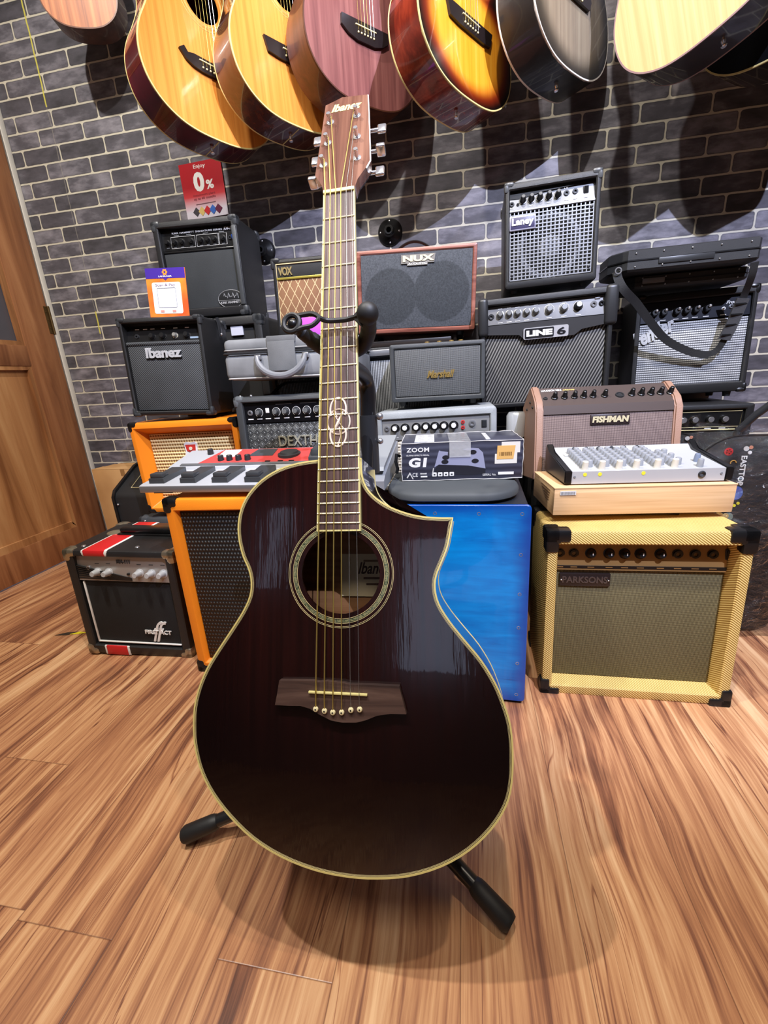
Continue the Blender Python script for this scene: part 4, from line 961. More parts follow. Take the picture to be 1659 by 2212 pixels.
# black cases
def vcase(name, lab, loc, yp, L_, W_, H_, strap=True):
    c = thing(name, lab, 'case', loc, M=pose(*yp))
    def ol(k, z): 
        return [(x, y, z) for x, y in [(0 + k, .05), (.04 + k * .5, 0 + k), (L_ - .01, 0 + k), (L_ - k, .012), (L_ - k, W_ - .012), (L_ - .01, W_ - k), (.05, W_ - k), (k, W_ - .05)]]
    m1 = tolex(name + '_nylon', (38, 39, 41), .6, 900)
    MB().loops([ol(.006, 0), ol(0, .006), ol(0, H_ * .48)]).build('case_bottom', m1, c)
    MB().loops([ol(0, H_ * .52), ol(0, H_ * .93), ol(.008, H_)]).build('case_lid', m1, c)
    MB().loops([ol(-.002, H_ * .47), ol(-.002, H_ * .53)]).build('zip_band', PLAS, c)
    m = MB()
    for i in range(5):
        m.sphere((.06 + i * (L_ - .09) / 4, -.001, H_ * .8), .0022); m.sphere((.06 + i * (L_ - .09) / 4, -.001, H_ * .2), .0022)
    m.build('studs', SIL, c)
    return c
c1 = vcase('instrument_case', 'black oblong case lying directly on the silver-cloth amp, lower of two', (.470, 1.565, .947), (-3.0, 0, 0), .34, .19, .034)
MB().box(.06, -.003, .012, .12, .001, .026, .001).build('latch', GREY, c1)
c2 = vcase('instrument_case', 'black oblong case with studs and shoulder strap, upper of two', (.424, 1.50, .984), (-2.0, 0, 0), .375, .20, .058)
MB().box(.12, -.003, .014, .26, .001, .030, .002).build('front_pocket', PLAS2, c2)
# strap
def ribbon(P, wd, th, mat, name, parent, nrm=(0, 1, 0)):
    P = [Vector(p) for p in P]; L = []; N0 = Vector(nrm)
    for i, p in enumerate(P):
        t = (P[min(i + 1, len(P) - 1)] - P[max(i - 1, 0)]).normalized(); sd = t.cross(N0).normalized(); nn = sd.cross(t).normalized()
        L.append([p + sd * wd / 2 + nn * th / 2, p - sd * wd / 2 + nn * th / 2, p - sd * wd / 2 - nn * th / 2, p + sd * wd / 2 - nn * th / 2])
    return MB().loops(L).build(name, mat, parent)
def cubic(P, n=6):
    P = [Vector(p) for p in P]; Q = [2 * P[0] - P[1]] + P + [2 * P[-1] - P[-2]]; out = []
    for i in range(1, len(Q) - 2):
        a_, b_, c_, d_ = Q[i - 1:i + 3]
        for k in range(n):
            t = k / n; out.append(.5 * ((2 * b_) + (-a_ + c_) * t + (2 * a_ - 5 * b_ + 4 * c_ - d_) * t * t + (-a_ + 3 * b_ - 3 * c_ + d_) * t ** 3))
    out.append(P[-1]); return out
st = thing('shoulder_strap', 'black webbing shoulder strap drooping across the silver-cloth amp', 'strap', (.47, 1.48, .97))
WEB = tolex('black_webbing', (34, 35, 36), .75, 500)
P = cubic([(.430, 1.478, .985), (.437, 1.472, .960), (.456, 1.472, .932), (.500, 1.50, .900), (.555, 1.53, .848), (.619, 1.56, .794), (.695, 1.573, .756), (.752, 1.575, .742)])
ribbon([p - Vector((.47, 1.48, .97)) for p in P], .022, .0025, WEB, 'webbing', st, (.15, 1, .1))
P = cubic([(.741, 1.576, .743), (.769, 1.575, .754), (.781, 1.565, .784), (.795, 1.555, .840), (.798, 1.535, .900), (.790, 1.50, .944), (.784, 1.485, .978)])
ribbon([p - Vector((.47, 1.48, .97)) for p in P], .018, .0025, WEB, 'webbing', st, (.15, 1, .1))
P = [(.779, 1.562, .785), (.787, 1.553, .820), (.793, 1.545, .858), (.797, 1.535, .894)]
ribbon([Vector(p) - Vector((.47, 1.48, .97)) for p in P], .031, .008, tolex('grey_pad', (56, 57, 60), .7, 500), 'shoulder_pad', st, (.15, 1, .1))
for i in range(4): 
    q = Vector(P[0]).lerp(Vector(P[3]), .12 + i * .25) - Vector((.47, 1.48, .97)); MB().box(q.x - .015, q.y - .006, q.z - .002, q.x + .015, q.y - .003, q.z + .002).build('stitch_bar', PLAS, st, rot=None)
m = MB().tube([(.432 + .008 * math.cos(t_) - .47, 1.468 - 1.48, .985 + .008 * math.sin(t_) - .97) for t_ in [2 * PI * i / 14 for i in range(14)]], .002, 6, closed=True); m.build('hook', CHR, st)

# Fishman
w, h, d = .353, .246, .165
fa = thing('acoustic_amplifier', 'brown tweed-look amp with tan leather sides behind the mixer', 'amplifier', (.182, 1.15, .452), M=pose(3.6, -9.0, .2))
TAN = tolex('tan_leather', (158, 122, 102), .5, 500, .001, .06)
BRN = flat((84, 72, 68), .42, .1)
prof = [(0, 0), (-.004, .178), (.010, .205), (.060, h), (.078, h), (d, h - .045), (d, 0)]
for x0, x1 in ((-.0, .020), (w - .020, w)):
    m = MB().prism([(y, z) for y, z in prof], x0, x1, 'YZ')
    bmesh.ops.bevel(m.bm, geom=m.bm.edges[:], offset=.0035, segments=2, affect='EDGES')
    m.build('side_cheek', TAN, fa)
MB().prism([(.012, .0), (.012, .16), (.02, .196), (.065, h - .012), (.075, h - .010), (d - .004, h - .055), (d - .004, 0)], .020, w - .020, 'YZ').build('cabinet', tolex('brown_vinyl', (70, 56, 52), .5), fa)
n = NT('brown_tweed_cloth', (110, 88, 84), .7); n.coord()
sx = n.m('SINE', n.m('MULTIPLY', n.m('ADD', n.x, n.z), 2 * PI / .0052)); sz = n.m('SINE', n.m('MULTIPLY', n.m('SUBTRACT', n.x, n.z), 2 * PI / .0052))
f = n.m('ADD', .5, n.m('MULTIPLY', n.m('MULTIPLY', sx, sz), .5))
n.color(n.ramp(f, [(.2, (40, 28, 28)), (.5, (100, 80, 78)), (.9, (188, 166, 158))])); n.bump(f, .001, .6)
MB().box(.0205, .003, .004, w - .0205, .013, .168, .001).build('grille_cloth', n.mat, fa)
MB().prism([(.0, .168), (.002, .190), (.012, .194), (.013, .168)], .0205, w - .0205, 'YZ').build('brown_trim', BRN, fa)
pn = MB().prism([(.002, .190), (.060, .241), (.064, .236), (.010, .186)], .0205, w - .0205, 'YZ').build('control_panel', BRN, fa, smooth=0)
nr = Vector((0, -.66, .75)).normalized()
def onp(u): return Vector((0, .002 + .058 * u, .190 + .051 * u))
for k in (.15, .22, .29, .355, .42, .50, .685, .75, .815, .88, .945 - .0): 
    q = onp(.42) + Vector((k * w, 0, 0)); MB().lathe(q, nr, [(0, .0085), (.003, .0085), (.004, .007), (.018, .0045), (.019, .003)], 14).build('knob', PLAS, pn)
q = onp(.42) + Vector((.605 * w, 0, 0)); MB().lathe(q, nr, [(0, .011), (.003, .010), (.003, .008), (.001, .007)], 18).build('combo_jack', PLAS2, pn)
q = onp(.40) + Vector((.085 * w, 0, 0)); MB().lathe(q, nr, [(0, .006), (.003, .005), (.003, .003), (.001, .002)], 14).build('input_jack', PLAS2, pn)
o = text('LOUDBOX MINI', (.07 * w, 0, .215 * w, .008), 0, WHT, pn, bold=.02, depth=.0006); o.location = onp(.80); o.rotation_euler = (math.atan2(-.058, .051), 0, 0)
o = text('charge', (.225 * w, 0, .31 * w, .007), 0, flat((240, 210, 120), .4), pn, depth=.0006, shear=.3, bold=.02); o.location = onp(.80); o.rotation_euler = (math.atan2(-.058, .051), 0, 0)
MB().box(.385 * w, -.001, .138, .655 * w, .005, .164, .002).build('badge_plate', flat((46, 34, 34), .4), fa)
text('FISHMAN', (.395 * w, .143, .645 * w, .159), -.001, flat((226, 214, 176), .3, .3), fa, 'badge_lettering', bold=.05, depth=.002, shear=.15)
for y, z in ((.03, .19), (.06, .205), (.10, .19)):
    MB().sphere((-.0005, y, z), .0035).build('screw', DKG, fa)
o = Amp('speaker_cabinet', 'black cabinet hidden under the brown tweed-look amp behind the carton', 'speaker', (.20, 1.165, 0), (0, 0, 0), .30, .420, .15, BLK, t=.02, rec=.02)

# cardboard box + mixer
c = thing('cardboard_box', 'flat pale cardboard box on the tweed amp carrying the mixer', 'box', (.197, .965, .4155), M=pose(6.0, 0, .6))
n = NT('pale_card', (222, 182, 134), .75); n.coord()
n.color(n.ramp(n.noise(1.0, 3, .5, n.vec(n.m('MULTIPLY', n.x, 4.0), n.y, n.m('MULTIPLY', n.z, 160.0))), [(.3, (208, 166, 118)), (.7, (230, 192, 146))])); PCARD = n.mat
w, h, d = .380, .064, .17
MB().box(0, 0, 0, w, d, h - .002, .0015).build('carton', PCARD, c)
MB().box(-.001, -.001, h - .003, w + .001, d, h, .0012).build('lid', PCARD, c)
MB().box(.012, -.0018, .047, .046, -.0005, .056).build('barcode_label', flat((206, 204, 204), .5), c, smooth=0)
m = MB()
for i in range(12): m.box(.014 + i * .0025, -.0022, .0485, .0152 + i * .0025, -.0016, .0545)
m.build('barcode_bars', GREY, c, smooth=0)
m = MB()
for i in range(5): m.box(-.0016, .03 + i * .002, .050 - i * .006, -.0009, .10 - i * .01, .052 - i * .006)
m.build('printed_lines', flat((120, 92, 64), .6), c, smooth=0)
mx = thing('audio_mixer', 'silver compact mixing desk with rows of grey and white knobs', 'mixer', (.222, .985, .4825), M=pose(6.0, 0, .6))
w, d = .350, .145
pr = [(0, 0), (0, .028), (.13, .046), (.145, .058), (.145, 0)]
MB().prism(pr, .014, w - .014, 'YZ').build('chassis', SILP, mx)
for x0, x1 in ((-.002, .014), (w - .014, w + .002)):
    m = MB().prism([(-.002, .001), (-.003, .030), (.125, .049), (.148, .068), (.152, .060), (.152, .001)], x0, x1, 'YZ')
    bmesh.ops.bevel(m.bm, geom=m.bm.edges[:], offset=.002, segments=2, affect='EDGES'); m.build('end_cheek', PLAS, mx)
zt2 = lambda y: .028 + .018 * min(y, .13) / .13
KG, KW = flat((150, 153, 158), .45), flat((226, 220, 204), .45)
for c_i in range(6):
    xx = .045 + c_i * .0365 + (0 if c_i < 4 else .008)
    for r_i in range(8):
        if c_i > 4 and r_i > 5: continue
        for k_, ox in enumerate((0, .0165)):
            if k_ and (r_i == 0 or r_i % 2 == 0 and c_i == 5): continue
            y = .012 + r_i * .0152 + k_ * .004; mm = KW if r_i == 0 else KG
            MB().lathe((xx + ox, y, zt2(y)), (0, -.1, 1), [(0, .0070), (.014 if r_i else .018, .0062), (.0155 if r_i else .0195, .0050)], 12).build('knob', mm, mx)
for y, mm in ((.012, KG), (.045, flat((120, 130, 150), .45))): MB().lathe((w - .062 if y < .03 else w - .05, y, zt2(y)), (0, -.1, 1), [(0, .0068), (.016, .0058), (.018, .0046)], 12).build('knob', mm, mx)
m = MB()
for i in range(6): m.cyl((.06 + i * .03, .138, .053), (.06 + i * .03, .132, .0515 + .004), .005, seg=12)
m.build('socket_row', PLAS2, mx)
for x in (.042, .074, .166): MB().cyl((x, -.0006, .021), (x, .001, .021), .0042, seg=14).build('yellow_dot', flat((226, 222, 60), .5), mx)
MB().lathe((w - .062, 0, .015), (0, -1, 0), [(0, .008), (.002, .0075), (.003, .005), (-.001, .004)], 18).build('headphone_jack', PLAS2, mx)
for x in (.020, w - .022): MB().lathe((x, 0, .016), (0, -1, 0), [(0, .003), (.001, .0025)], 10).build('screw', GREY, mx)
MB().box(.03, .105, .0435, .07, .128, .0465, .001).build('scribble_label', WHT, mx)

# Parksons tweed
w, h, d = .392, .404, .215
n = NT('yellow_tweed', (222, 190, 108), .6); n.coord()
sx = n.m('SINE', n.m('MULTIPLY', n.m('ADD', n.m('MULTIPLY', n.x, .8), n.m('ADD', n.m('MULTIPLY', n.y, .6), n.m('MULTIPLY', n.z, 1.0))), 2 * PI / .0052))
f = n.m('ADD', .5, n.m('MULTIPLY', sx, .5))
n.color(n.ramp(n.m('ADD', n.m('MULTIPLY', f, .8), n.m('MULTIPLY', n.noise(30, 3), .2)), [(.15, (150, 108, 42)), (.4, (214, 178, 92)), (.85, (238, 210, 136))])); n.bump(f, .001, .6)
TW = n.mat
a = Amp('guitar_amplifier', 'tweed-covered amp with yellow cloth frame on the floor at right', 'amplifier', (.182, .885, -.004), (-.4, -2.5, -.7), w, h, d, TW, t=.022, tt=.030, bt=.026, rec=.045, splay=.006, rad=.010)
n = NT('olive_woven_cloth', (120, 110, 70), .6); n.coord()
sx = n.m('SINE', n.m('MULTIPLY', n.m('ADD', n.x, n.z), 2 * PI / .0050)); sz = n.m('SINE', n.m('MULTIPLY', n.m('SUBTRACT', n.x, n.z), 2 * PI / .0050))
f = n.m('ADD', .5, n.m('MULTIPLY', n.m('MULTIPLY', sx, sz), .5))
n.color(n.ramp(f, [(.15, (36, 32, 18)), (.5, (88, 78, 48)), (.9, (150, 140, 100))])); n.bump(f, .001, .6)
a.grille(a.z0, h - .100, n.mat, y=.036)
p = a.panel(h - .099, h - .034, NT('champagne_panel', (176, 136, 84), .35, .5).mat, y=.030, tilt=.012)
kz = h - .062
a.knobs(p, [k * w for k in (.25, .345, .425, .505, .605)], kz, .0095, .016, PLAS, None, slope=.8)
m = MB()
for k in (.25, .345, .425, .505, .605): m.box(k * w + .000, a.pyz(kz) - .0162, kz + .001, k * w + .0016, a.pyz(kz) - .0148, kz + .0062)
m.build('knob_pointers', WHT, p, smooth=0)
for k in (.085, .16, .69, .775, .86): a.jack(p, k * w, kz, .0085, PLAS)
a.switch(p, .955 * w - .006, kz, .013, .02)
MB().box(a.x0 + .001, a.pyz(h - .092) - .0015, h - .0955, a.x1 - .001, a.pyz(h - .09) + .001, h - .0885).build('legend_strip', PLAS, p, smooth=0)
marks([k * w for k in (.085, .16, .25, .345, .425, .505, .605, .69, .775, .86)], h - .092, .014, .0016, a.pyz(h - .092) - .0018, flat((176, 136, 84), .35, .5), p)
MB().box(a.x0 + .006, .031, h - .139, a.x0 + .113, .038, h - .108, .002).build('badge_plate', flat((40, 30, 28), .35), a.root)
text('PARKSONS', (a.x0 + .012, h - .131, a.x0 + .107, h - .115), .031, flat((92, 80, 74), .3, .4), a.root, 'badge_lettering', bold=.03, depth=.0014)
for x in (a.x0 + .010, a.x0 + .109): MB().sphere((x, .030, h - .124), .0018).build('badge_rivet', CHR, a.root)
a.corners(PLAS, .048, .004, bev=.006, which=('TL', 'TR'), tf=.030); a.corners(PLAS, .040, .004, bev=.005, which=('BL', 'BR'), tf=.022)
m = MB().tube([(.09, d * .6, h + .003), (.12, d * .6, h + .010), (w - .12, d * .6, h + .010), (w - .09, d * .6, h + .003)], .010, 8, flat=.35, up=(0, 0, 1)); m.build('handle', RUB, a.root)

# EASTTOP gig bags in plastic
n = NT('clear_plastic_wrap'); n.coord(); nt = n.nt
nz = n.noise(24, 4, .6, n.vec(n.x, n.y, n.m('MULTIPLY', n.z, 1.6)), 1.5)
bp = nt.nodes.new('ShaderNodeBump'); bp.inputs['Strength'].default_value = 1.0; bp.inputs['Distance'].default_value = .014; nt.links.new(nz, bp.inputs['Height'])
gl_ = nt.nodes.new('ShaderNodeBsdfGlossy'); gl_.inputs['Roughness'].default_value = .08; nt.links.new(bp.outputs[0], gl_.inputs['Normal'])
tr_ = nt.nodes.new('ShaderNodeBsdfTransparent'); fz = nt.nodes.new('ShaderNodeFresnel'); fz.inputs['IOR'].default_value = 1.5; nt.links.new(bp.outputs[0], fz.inputs['Normal'])
mxs = nt.nodes.new('ShaderNodeMixShader'); nt.links.new(n.m('MINIMUM', n.m('MULTIPLY', fz.outputs[0], 1.3), .6), mxs.inputs[0]); nt.links.new(tr_.outputs[0], mxs.inputs[1]); nt.links.new(gl_.outputs[0], mxs.inputs[2])
nt.links.new(mxs.outputs[0], nt.nodes['Material Output'].inputs['Surface']); WRAP = n.mat
def bag(loc, yp, lab, w, h, d, px, k, wx0, wx1, wz, full, seed):
    """px, k: offset and scale of the printed motifs"""
    b = thing('instrument_bag', lab, 'bag', loc, M=pose(*yp))
    ol = lambda k_, y: [(x, y, z) for x, z in rr(k_, k_ * .3, w - k_, h - k_, w * .38 - k_ * .5, 8)]
    MB().loops([ol(.02, 0), ol(.004, .010), ol(0, .03), ol(0, d - .02), ol(.01, d)]).build('bag_body', tolex('black_nylon', (30, 31, 34), .7, 800), b, smooth=60)
    MB().tube([(x, .03, z) for x, y, z in ol(-.001, 0)], .0035, 6, closed=True).build('zip', PLAS, b)
    X = lambda x: px + x * k
    Z = lambda z: .503 + (z - .503) * k
    text('EASTTOP', (X(.092), Z(.415), X(.105), Z(.492)), -.0005, WHT, b, 'lettering', bold=.03, depth=.0010, rotz=1)
    def disc(x, z, r, c, nm, e=.001, sz=1.0):
        MB().prism([(X(x) + r * math.cos(t_), Z(z) + r * sz * math.sin(t_)) for t_ in [2 * PI * i / 18 for i in range(18)]], -e, .0005).build(nm, flat(c, .5), b, smooth=0)
    disc(.100, .510, .0062, (232, 230, 226), 'printed_cloud'); disc(.110, .513, .0045, (220, 150, 120), 'printed_planet'); disc(.109, .500, .0045, (232, 230, 226), 'printed_cloud')
    disc(.062, .503, .0100, (206, 48, 50), 'printed_ladybird')
    for q in range(5): disc(.062 + .005 * math.cos(q * 1.26), .503 + .005 * math.sin(q * 1.26), .0014, (40, 20, 20), 'ladybird_spot', .0016)
    MB().tube([(X(.076) + .0062 * math.cos(t_), -.001, Z(.474) + .0062 * math.sin(t_)) for t_ in [PI * 1.1 * i / 10 for i in range(11)]], .0014, 6).build('printed_moon', flat((222, 170, 90), .5), b)
    if full:
        MB().prism([(.048, .466), (.058, .470), (.067, .462), (.068, .446), (.060, .438), (.050, .446)], -.001, .0005).build('printed_rocket', flat((170, 180, 196), .5), b, smooth=0)
        disc(.056, .470, .0050, (206, 60, 60), 'rocket_nose', .0014); disc(.061, .439, .0050, (226, 214, 60), 'rocket_flame', .0014)
        disc(.094, .395, .0150, (58, 84, 170), 'printed_blue_ball', .0008, 1.2); disc(.080, .403, .0125, (230, 196, 182), 'printed_pink_ball', .0012); disc(.064, .402, .0080, (206, 70, 84), 'printed_red_blob', .001, 1.4); disc(.052, .412, .007, (130, 140, 180), 'printed_violet_blob', .0012); disc(.074, .421, .006, (210, 170, 150), 'printed_tan_spot', .0012)
        for x, z in ((.094, .362), (.102, .368)): disc(x, z, .0038, (232, 220, 60), 'printed_star', .001)
        disc(.062, .333, .0110, (212, 160, 84), 'printed_tan_blob', .001); disc(.084, .331, .0115, (140, 160, 150), 'printed_green_blob', .001); disc(.078, .333, .0075, (226, 190, 120), 'printed_yellow_blob', .0014); disc(.080, .314, .0085, (226, 206, 200), 'printed_pale_blob', .0013); disc(.066, .317, .0065, (200, 70, 120), 'printed_rose_blob', .0012)
    m = MB(); nx, nz_ = 16, 34; V = []
    for j in range(nz_ + 1):
        for i in range(nx + 1):
            u, v = i / nx, j / nz_
            V.append(m.bm.verts.new((wx0 + u * (wx1 - wx0) + .004 * math.sin(v * 19 + seed), -.010 - .012 * math.sin(u * PI) + .006 * math.sin(u * 17 + v * 9 + seed) * math.sin(v * 23 + seed), -.0 + v * wz + .006 * math.sin(u * 9 + seed) * v)))
    for j in range(nz_):
        for i in range(nx):
            q = j * (nx + 1) + i; m.bm.faces.new((V[q], V[q + 1], V[q + nx + 2], V[q + nx + 1]))
    m.build('plastic_wrap', WRAP, b, smooth=180)
    return b
bag((.600, 1.195, 0.002), (-2, -3, 0), 'black cartoon-print instrument bag in clear plastic at the right edge', .27, .538, .07, 0, 1.0, -.02, .28, .575, True, 2)
bag((.578, 1.385, 0.002), (0, -2, 0), 'black cartoon-print instrument bag in plastic showing between brown amp and edge bag', .10, .520, .05, -.030, 1.0, -.02, .095, .575, False, 5)
m = MB().tube([(.775, 1.40, .530), (.80, 1.38, .575), (.84, 1.35, .63), (.92, 1.295, .74)], .010, 12)
o = m.build('stand_leg_tube', PLAS2, None, origin=(.775, 1.40, .530))
o = tag(o, 'grey slanting metal stand tube at the right edge above the gig bags', 'tube')
MB().cyl((0, 0, -.53), (0, 0, .0), .010).build('upright', PLAS2, o)
MB().lathe((0, 0, -.53), (0, 0, 1), [(0, .06), (.01, .058), (.02, .014)], 24).build('base', PLAS, o)

# wall hanger mounts
for x, z, lab in ((-.270, 1.240, 'round black hanger mount on the bricks above the wood-framed amp'), (-.772, 1.226, 'round black hanger mount half hidden behind the oval-badge amp')):
    f_ = thing('wall_hanger_mount', lab, 'wall mount', (x, WY, z), group=None)
    MB().lathe((0, 0, 0), (0, -1, 0), [(0, .046), (.004, .045), (.010, .040), (.018, .022), (.026, .017), (.034, .016)], 32).build('flange', PLAS, f_)
    MB().lathe((0, -.034, 0), (0, -1, 0), [(0, .015), (.004, .014), (.004, .009), (-.006, .008)], 20).build('socket', DARK, f_)
    for k in range(4):
        q = PI / 4 * (2 * k + 0); MB().sphere((.034 * math.cos(q), -.011, .034 * math.sin(q)), .004, 1, .6, 1).build('screw', SIL, f_)

# ================================================================== HANGING GUITARS
def catmull(T, n=5):
    Q = [(-T[1][0], T[1][1])] + list(T) + [(-T[-2][0], T[-2][1])]; out = []
    for i in range(1, len(Q) - 2):
        a_, b_, c_, d_ = Q[i - 1:i + 3]
        for k in range(n):
            t = k / n
            out.append(tuple(.5 * ((2 * b_[j]) + (-a_[j] + c_[j]) * t + (2 * a_[j] - 5 * b_[j] + 4 * c_[j] - d_[j]) * t * t + (-a_[j] + 3 * b_[j] - 3 * c_[j] + d_[j]) * t ** 3) for j in (0, 1)))
    out.append(T[-1]); return out
TD = [(0, 0), (.06, .003), (.11, .015), (.155, .042), (.185, .08), (.198, .125), (.197, .17), (.185, .21), (.165, .25), (.147, .29), (.14, .32), (.142, .36), (.146, .40), (.138, .44), (.112, .475), (.06, .495), (0, .5)]
half = catmull(TD, 4)
OUTL = half + [(-x, z) for x, z in half[::-1][1:-1]]
def offset_loop(P, k):
    out = []; n = len(P)
    for i in range(n):
        a_, b_ = P[i - 1], P[(i + 1) % n]; tx, tz = b_[0] - a_[0], b_[1] - a_[1]; l = math.hypot(tx, tz) or 1
        out.append((P[i][0] - tz / l * k, P[i][1] + tx / l * k))   # towards the inside for a counter-clockwise loop
    return out
def soundboard(outline, hole, y0, y1, name, mat, parent, holer):
    """flat top plate with a round hole cut through it"""
    bm = bmesh.new(); ed = []
    def ring(P):
        V = [bm.verts.new((x, y0, z)) for x, z in P]
        for i in range(len(V)): ed.append(bm.edges.new((V[i], V[(i + 1) % len(V)])))
    ring(outline); ring([(hole[0] + holer * math.cos(2 * PI * i / 40), hole[1] + holer * math.sin(2 * PI * i / 40)) for i in range(40)])
    bmesh.ops.triangle_fill(bm, edges=ed, use_beauty=True)
    g = bmesh.ops.extrude_face_region(bm, geom=bm.faces[:])
    bmesh.ops.translate(bm, verts=[v for v in g['geom'] if isinstance(v, bmesh.types.BMVert)], vec=(0, y1 - y0, 0))
    m = MB(); m.bm.free(); m.bm = bm
    return m.build(name, mat, parent, smooth=25)
def side_shell(outline, y0, y1, th, name, mat, parent, taper=0.0):
    inn = offset_loop(outline, th); R3 = lambda P, y: [(x, y, z) for x, z in P]
    return MB().loops([R3(inn, y0), R3(outline, y0), R3(outline, y1 - .003), R3(offset_loop(outline, .003), y1), R3(offset_loop(outline, .02), y1 + .002)], cap0=False, cap1=True).build(name, mat, parent)
STRB = NT('bronze_string', (214, 190, 110), .3, .8).mat
STRS = NT('steel_string', (205, 205, 208), .25, .9).mat
def glossy(name, stops, scale=(60, 60, 2.5), coat=.8, rough=.3, burst=None):
    n = NT(name, stops[1], rough, coat=coat); n.coord()
    f = n.noise(1.0, 4, .6, n.vec(n.m('MULTIPLY', n.x, float(scale[0])), n.m('MULTIPLY', n.y, float(scale[1])), n.m('MULTIPLY', n.z, float(scale[2]))), .3)
    c = n.ramp(f, [(.3, stops[0]), (.5, stops[1]), (.7, stops[2])])
    if burst:   # radial burst towards the rim
        rx = n.m('DIVIDE', n.x, .192); rz = n.m('DIVIDE', n.m('SUBTRACT', n.z, .15), .150)
        r_ = n.m('SQRT', n.m('ADD', n.m('MULTIPLY', rx, rx), n.m('MULTIPLY', rz, rz)))
        rz2 = n.m('DIVIDE', n.m('SUBTRACT', n.z, .36), .14); rx2 = n.m('DIVIDE', n.x, .14)
        r2 = n.m('SQRT', n.m('ADD', n.m('MULTIPLY', rx2, rx2), n.m('MULTIPLY', rz2, rz2)))
        r_ = n.m('MINIMUM', r_, r2)
        c = n.mix(n.sm(r_, burst[2], burst[3]), c, burst[0]); c = n.mix(n.sm(r_, (burst[2] + burst[3]) / 2, burst[3] + .12), c, burst[1])
    n.color(c); return n.mat
BRDG = flat((30, 22, 22), .35)
FRETB = wood('rosewood', (40, 26, 24), (66, 46, 42), (88, 64, 58), 'z', 1, .5)
HOLEM = flat((14, 10, 8), .8)
def hang_guitar(lab, q, top, side, bind, sc=1.0, backbind=True, bridge='rect', pin=True, seam=False, hook=True):
    X, Y, Z, ya, pi_, ro, dp = q
    g = thing('acoustic_guitar' if sc > .8 else 'ukulele', lab, 'guitar' if sc > .8 else 'ukulele', (X, Y, Z), M=Matrix.Rotation(ya, 3, 'Z') @ Matrix.Rotation(pi_, 3, 'X') @ Matrix.Rotation(ro, 3, 'Y'))
    P = [(x * sc, z * sc) for x, z in OUTL]; hz = .335 * sc; hr = .05 * sc
    soundboard(offset_loop(P, .003), (0, hz), 0, .004, 'soundboard', top, g, hr)
    side_shell(P, .003, dp, .003, 'sides_and_back', side, g)
    R3 = lambda P, y: [(x, y, z) for x, z in P]
    MB().loops([R3(P, .005), R3(P, 0), R3(offset_loop(P, .0035), -.0002), R3(offset_loop(P, .0035), .004), R3(P, .005)], cap0=False, cap1=False).build('binding', bind, g)
    if backbind: MB().loops([R3(P, dp - .006), R3(offset_loop(P, -.0006), dp - .0045), R3(offset_loop(P, -.0006), dp - .002), R3(P, dp - .001)], cap0=False, cap1=False).build('back_binding', bind, g)
    m = MB()
    for r_ in (1.12, 1.28): m.lathe((0, .0005, hz), (0, -1, 0), [(0, hr * r_ + .0), (.0006, hr * r_), (.0006, hr * (r_ - .05)), (0, hr * (r_ - .05))], 40)
    # rings as thin tubes instead of discs
    m = MB()
    for r_ in (1.14, 1.2, 1.34): m.tube([(hr * r_ * math.cos(t_), -.0002, hz + hr * r_ * math.sin(t_)) for t_ in [2 * PI * i / 48 for i in range(48)]], .0007, 5, closed=True)
    m.build('rosette', bind, g)
    bz = .175 * sc
    if bridge == 'fancy': BP = [(-.09, .012), (-.075, .022), (-.066, .010), (-.05, .014), (.05, .014), (.066, .010), (.075, .022), (.09, .012), (.075, -.006), (.055, -.016), (.03, -.020), (-.03, -.020), (-.055, -.016), (-.075, -.006)]
    elif bridge == 'wide': BP = [(-.095, .016), (.095, .016), (.085, -.018), (.05, -.022), (-.05, -.022), (-.085, -.018)]
    elif bridge == 'round': BP = [(-.08, .018), (.08, .018), (.082, -.006), (.06, -.020), (.03, -.028), (-.03, -.028), (-.06, -.020), (-.082, -.006)]
    else: BP = [(-.075, .016), (.075, .016), (.08, .004), (.07, -.016), (-.07, -.016), (-.08, .004)]
    br = MB().prism([(x * sc, bz + z * sc) for x, z in BP], -.008 * sc, .0005).build('bridge', BRDG, g)
    MB().box(-.036 * sc, -.011 * sc, bz + .004, .036 * sc, -.007 * sc, bz + .007, .001).build('saddle', CREAM, br)
    ns = 6 if sc > .8 else 4
    for i in range(ns):
        x = (-.027 + .054 * i / (ns - 1)) * sc
        MB().sphere((x, -.009 * sc, bz - .010 * sc), .0028, 1, .8, 1, 12, 8).build('bridge_pin', CREAM, br)
    # neck, fretboard, headstock (above the picture's edge)
    NL = .36 * sc
    MB().loops([[(x * sc, y * sc, z) for x, y in ((-.028, -.002), (.028, -.002), (.026, .012), (.012, .022), (-.012, .022), (-.026, .012))] for z in (.49 * sc, .49 * sc + NL)]).build('neck', side, g)
    MB().box(-.027 * sc, -.008 * sc, hz + hr * .9, .027 * sc, -.0005, .49 * sc + NL, .001).build('fretboard', FRETB, g)
    MB().prism([(x * sc, .49 * sc + NL + z * sc) for x, z in ((-.024, 0), (-.036, .03), (-.034, .17), (0, .18), (.034, .17), (.036, .03), (.024, 0))], .004, .018).build('headstock', side, g)
    for i in range(ns):
        x = (-.027 + .054 * i / (ns - 1)) * sc; x2 = x * .75
        MB().cyl((x, -.0105 * sc, bz - .006), (x2, -.011 * sc, .49 * sc + NL), .0005, seg=5).build('string', STRB if i < 4 else STRS, g)
    if pin: MB().lathe((0, dp * .5, .001), (0, 0, -1), [(-.004, .006), (.003, .005), (.008, .0035), (.012, .0065), (.014, .005)], 16).build('strap_pin', CHR, g)
    if seam: MB().box(-.0015, .006, -.0006, .0015, dp - .002, .004).build('tail_seam', bind, g, smooth=0)
    return g
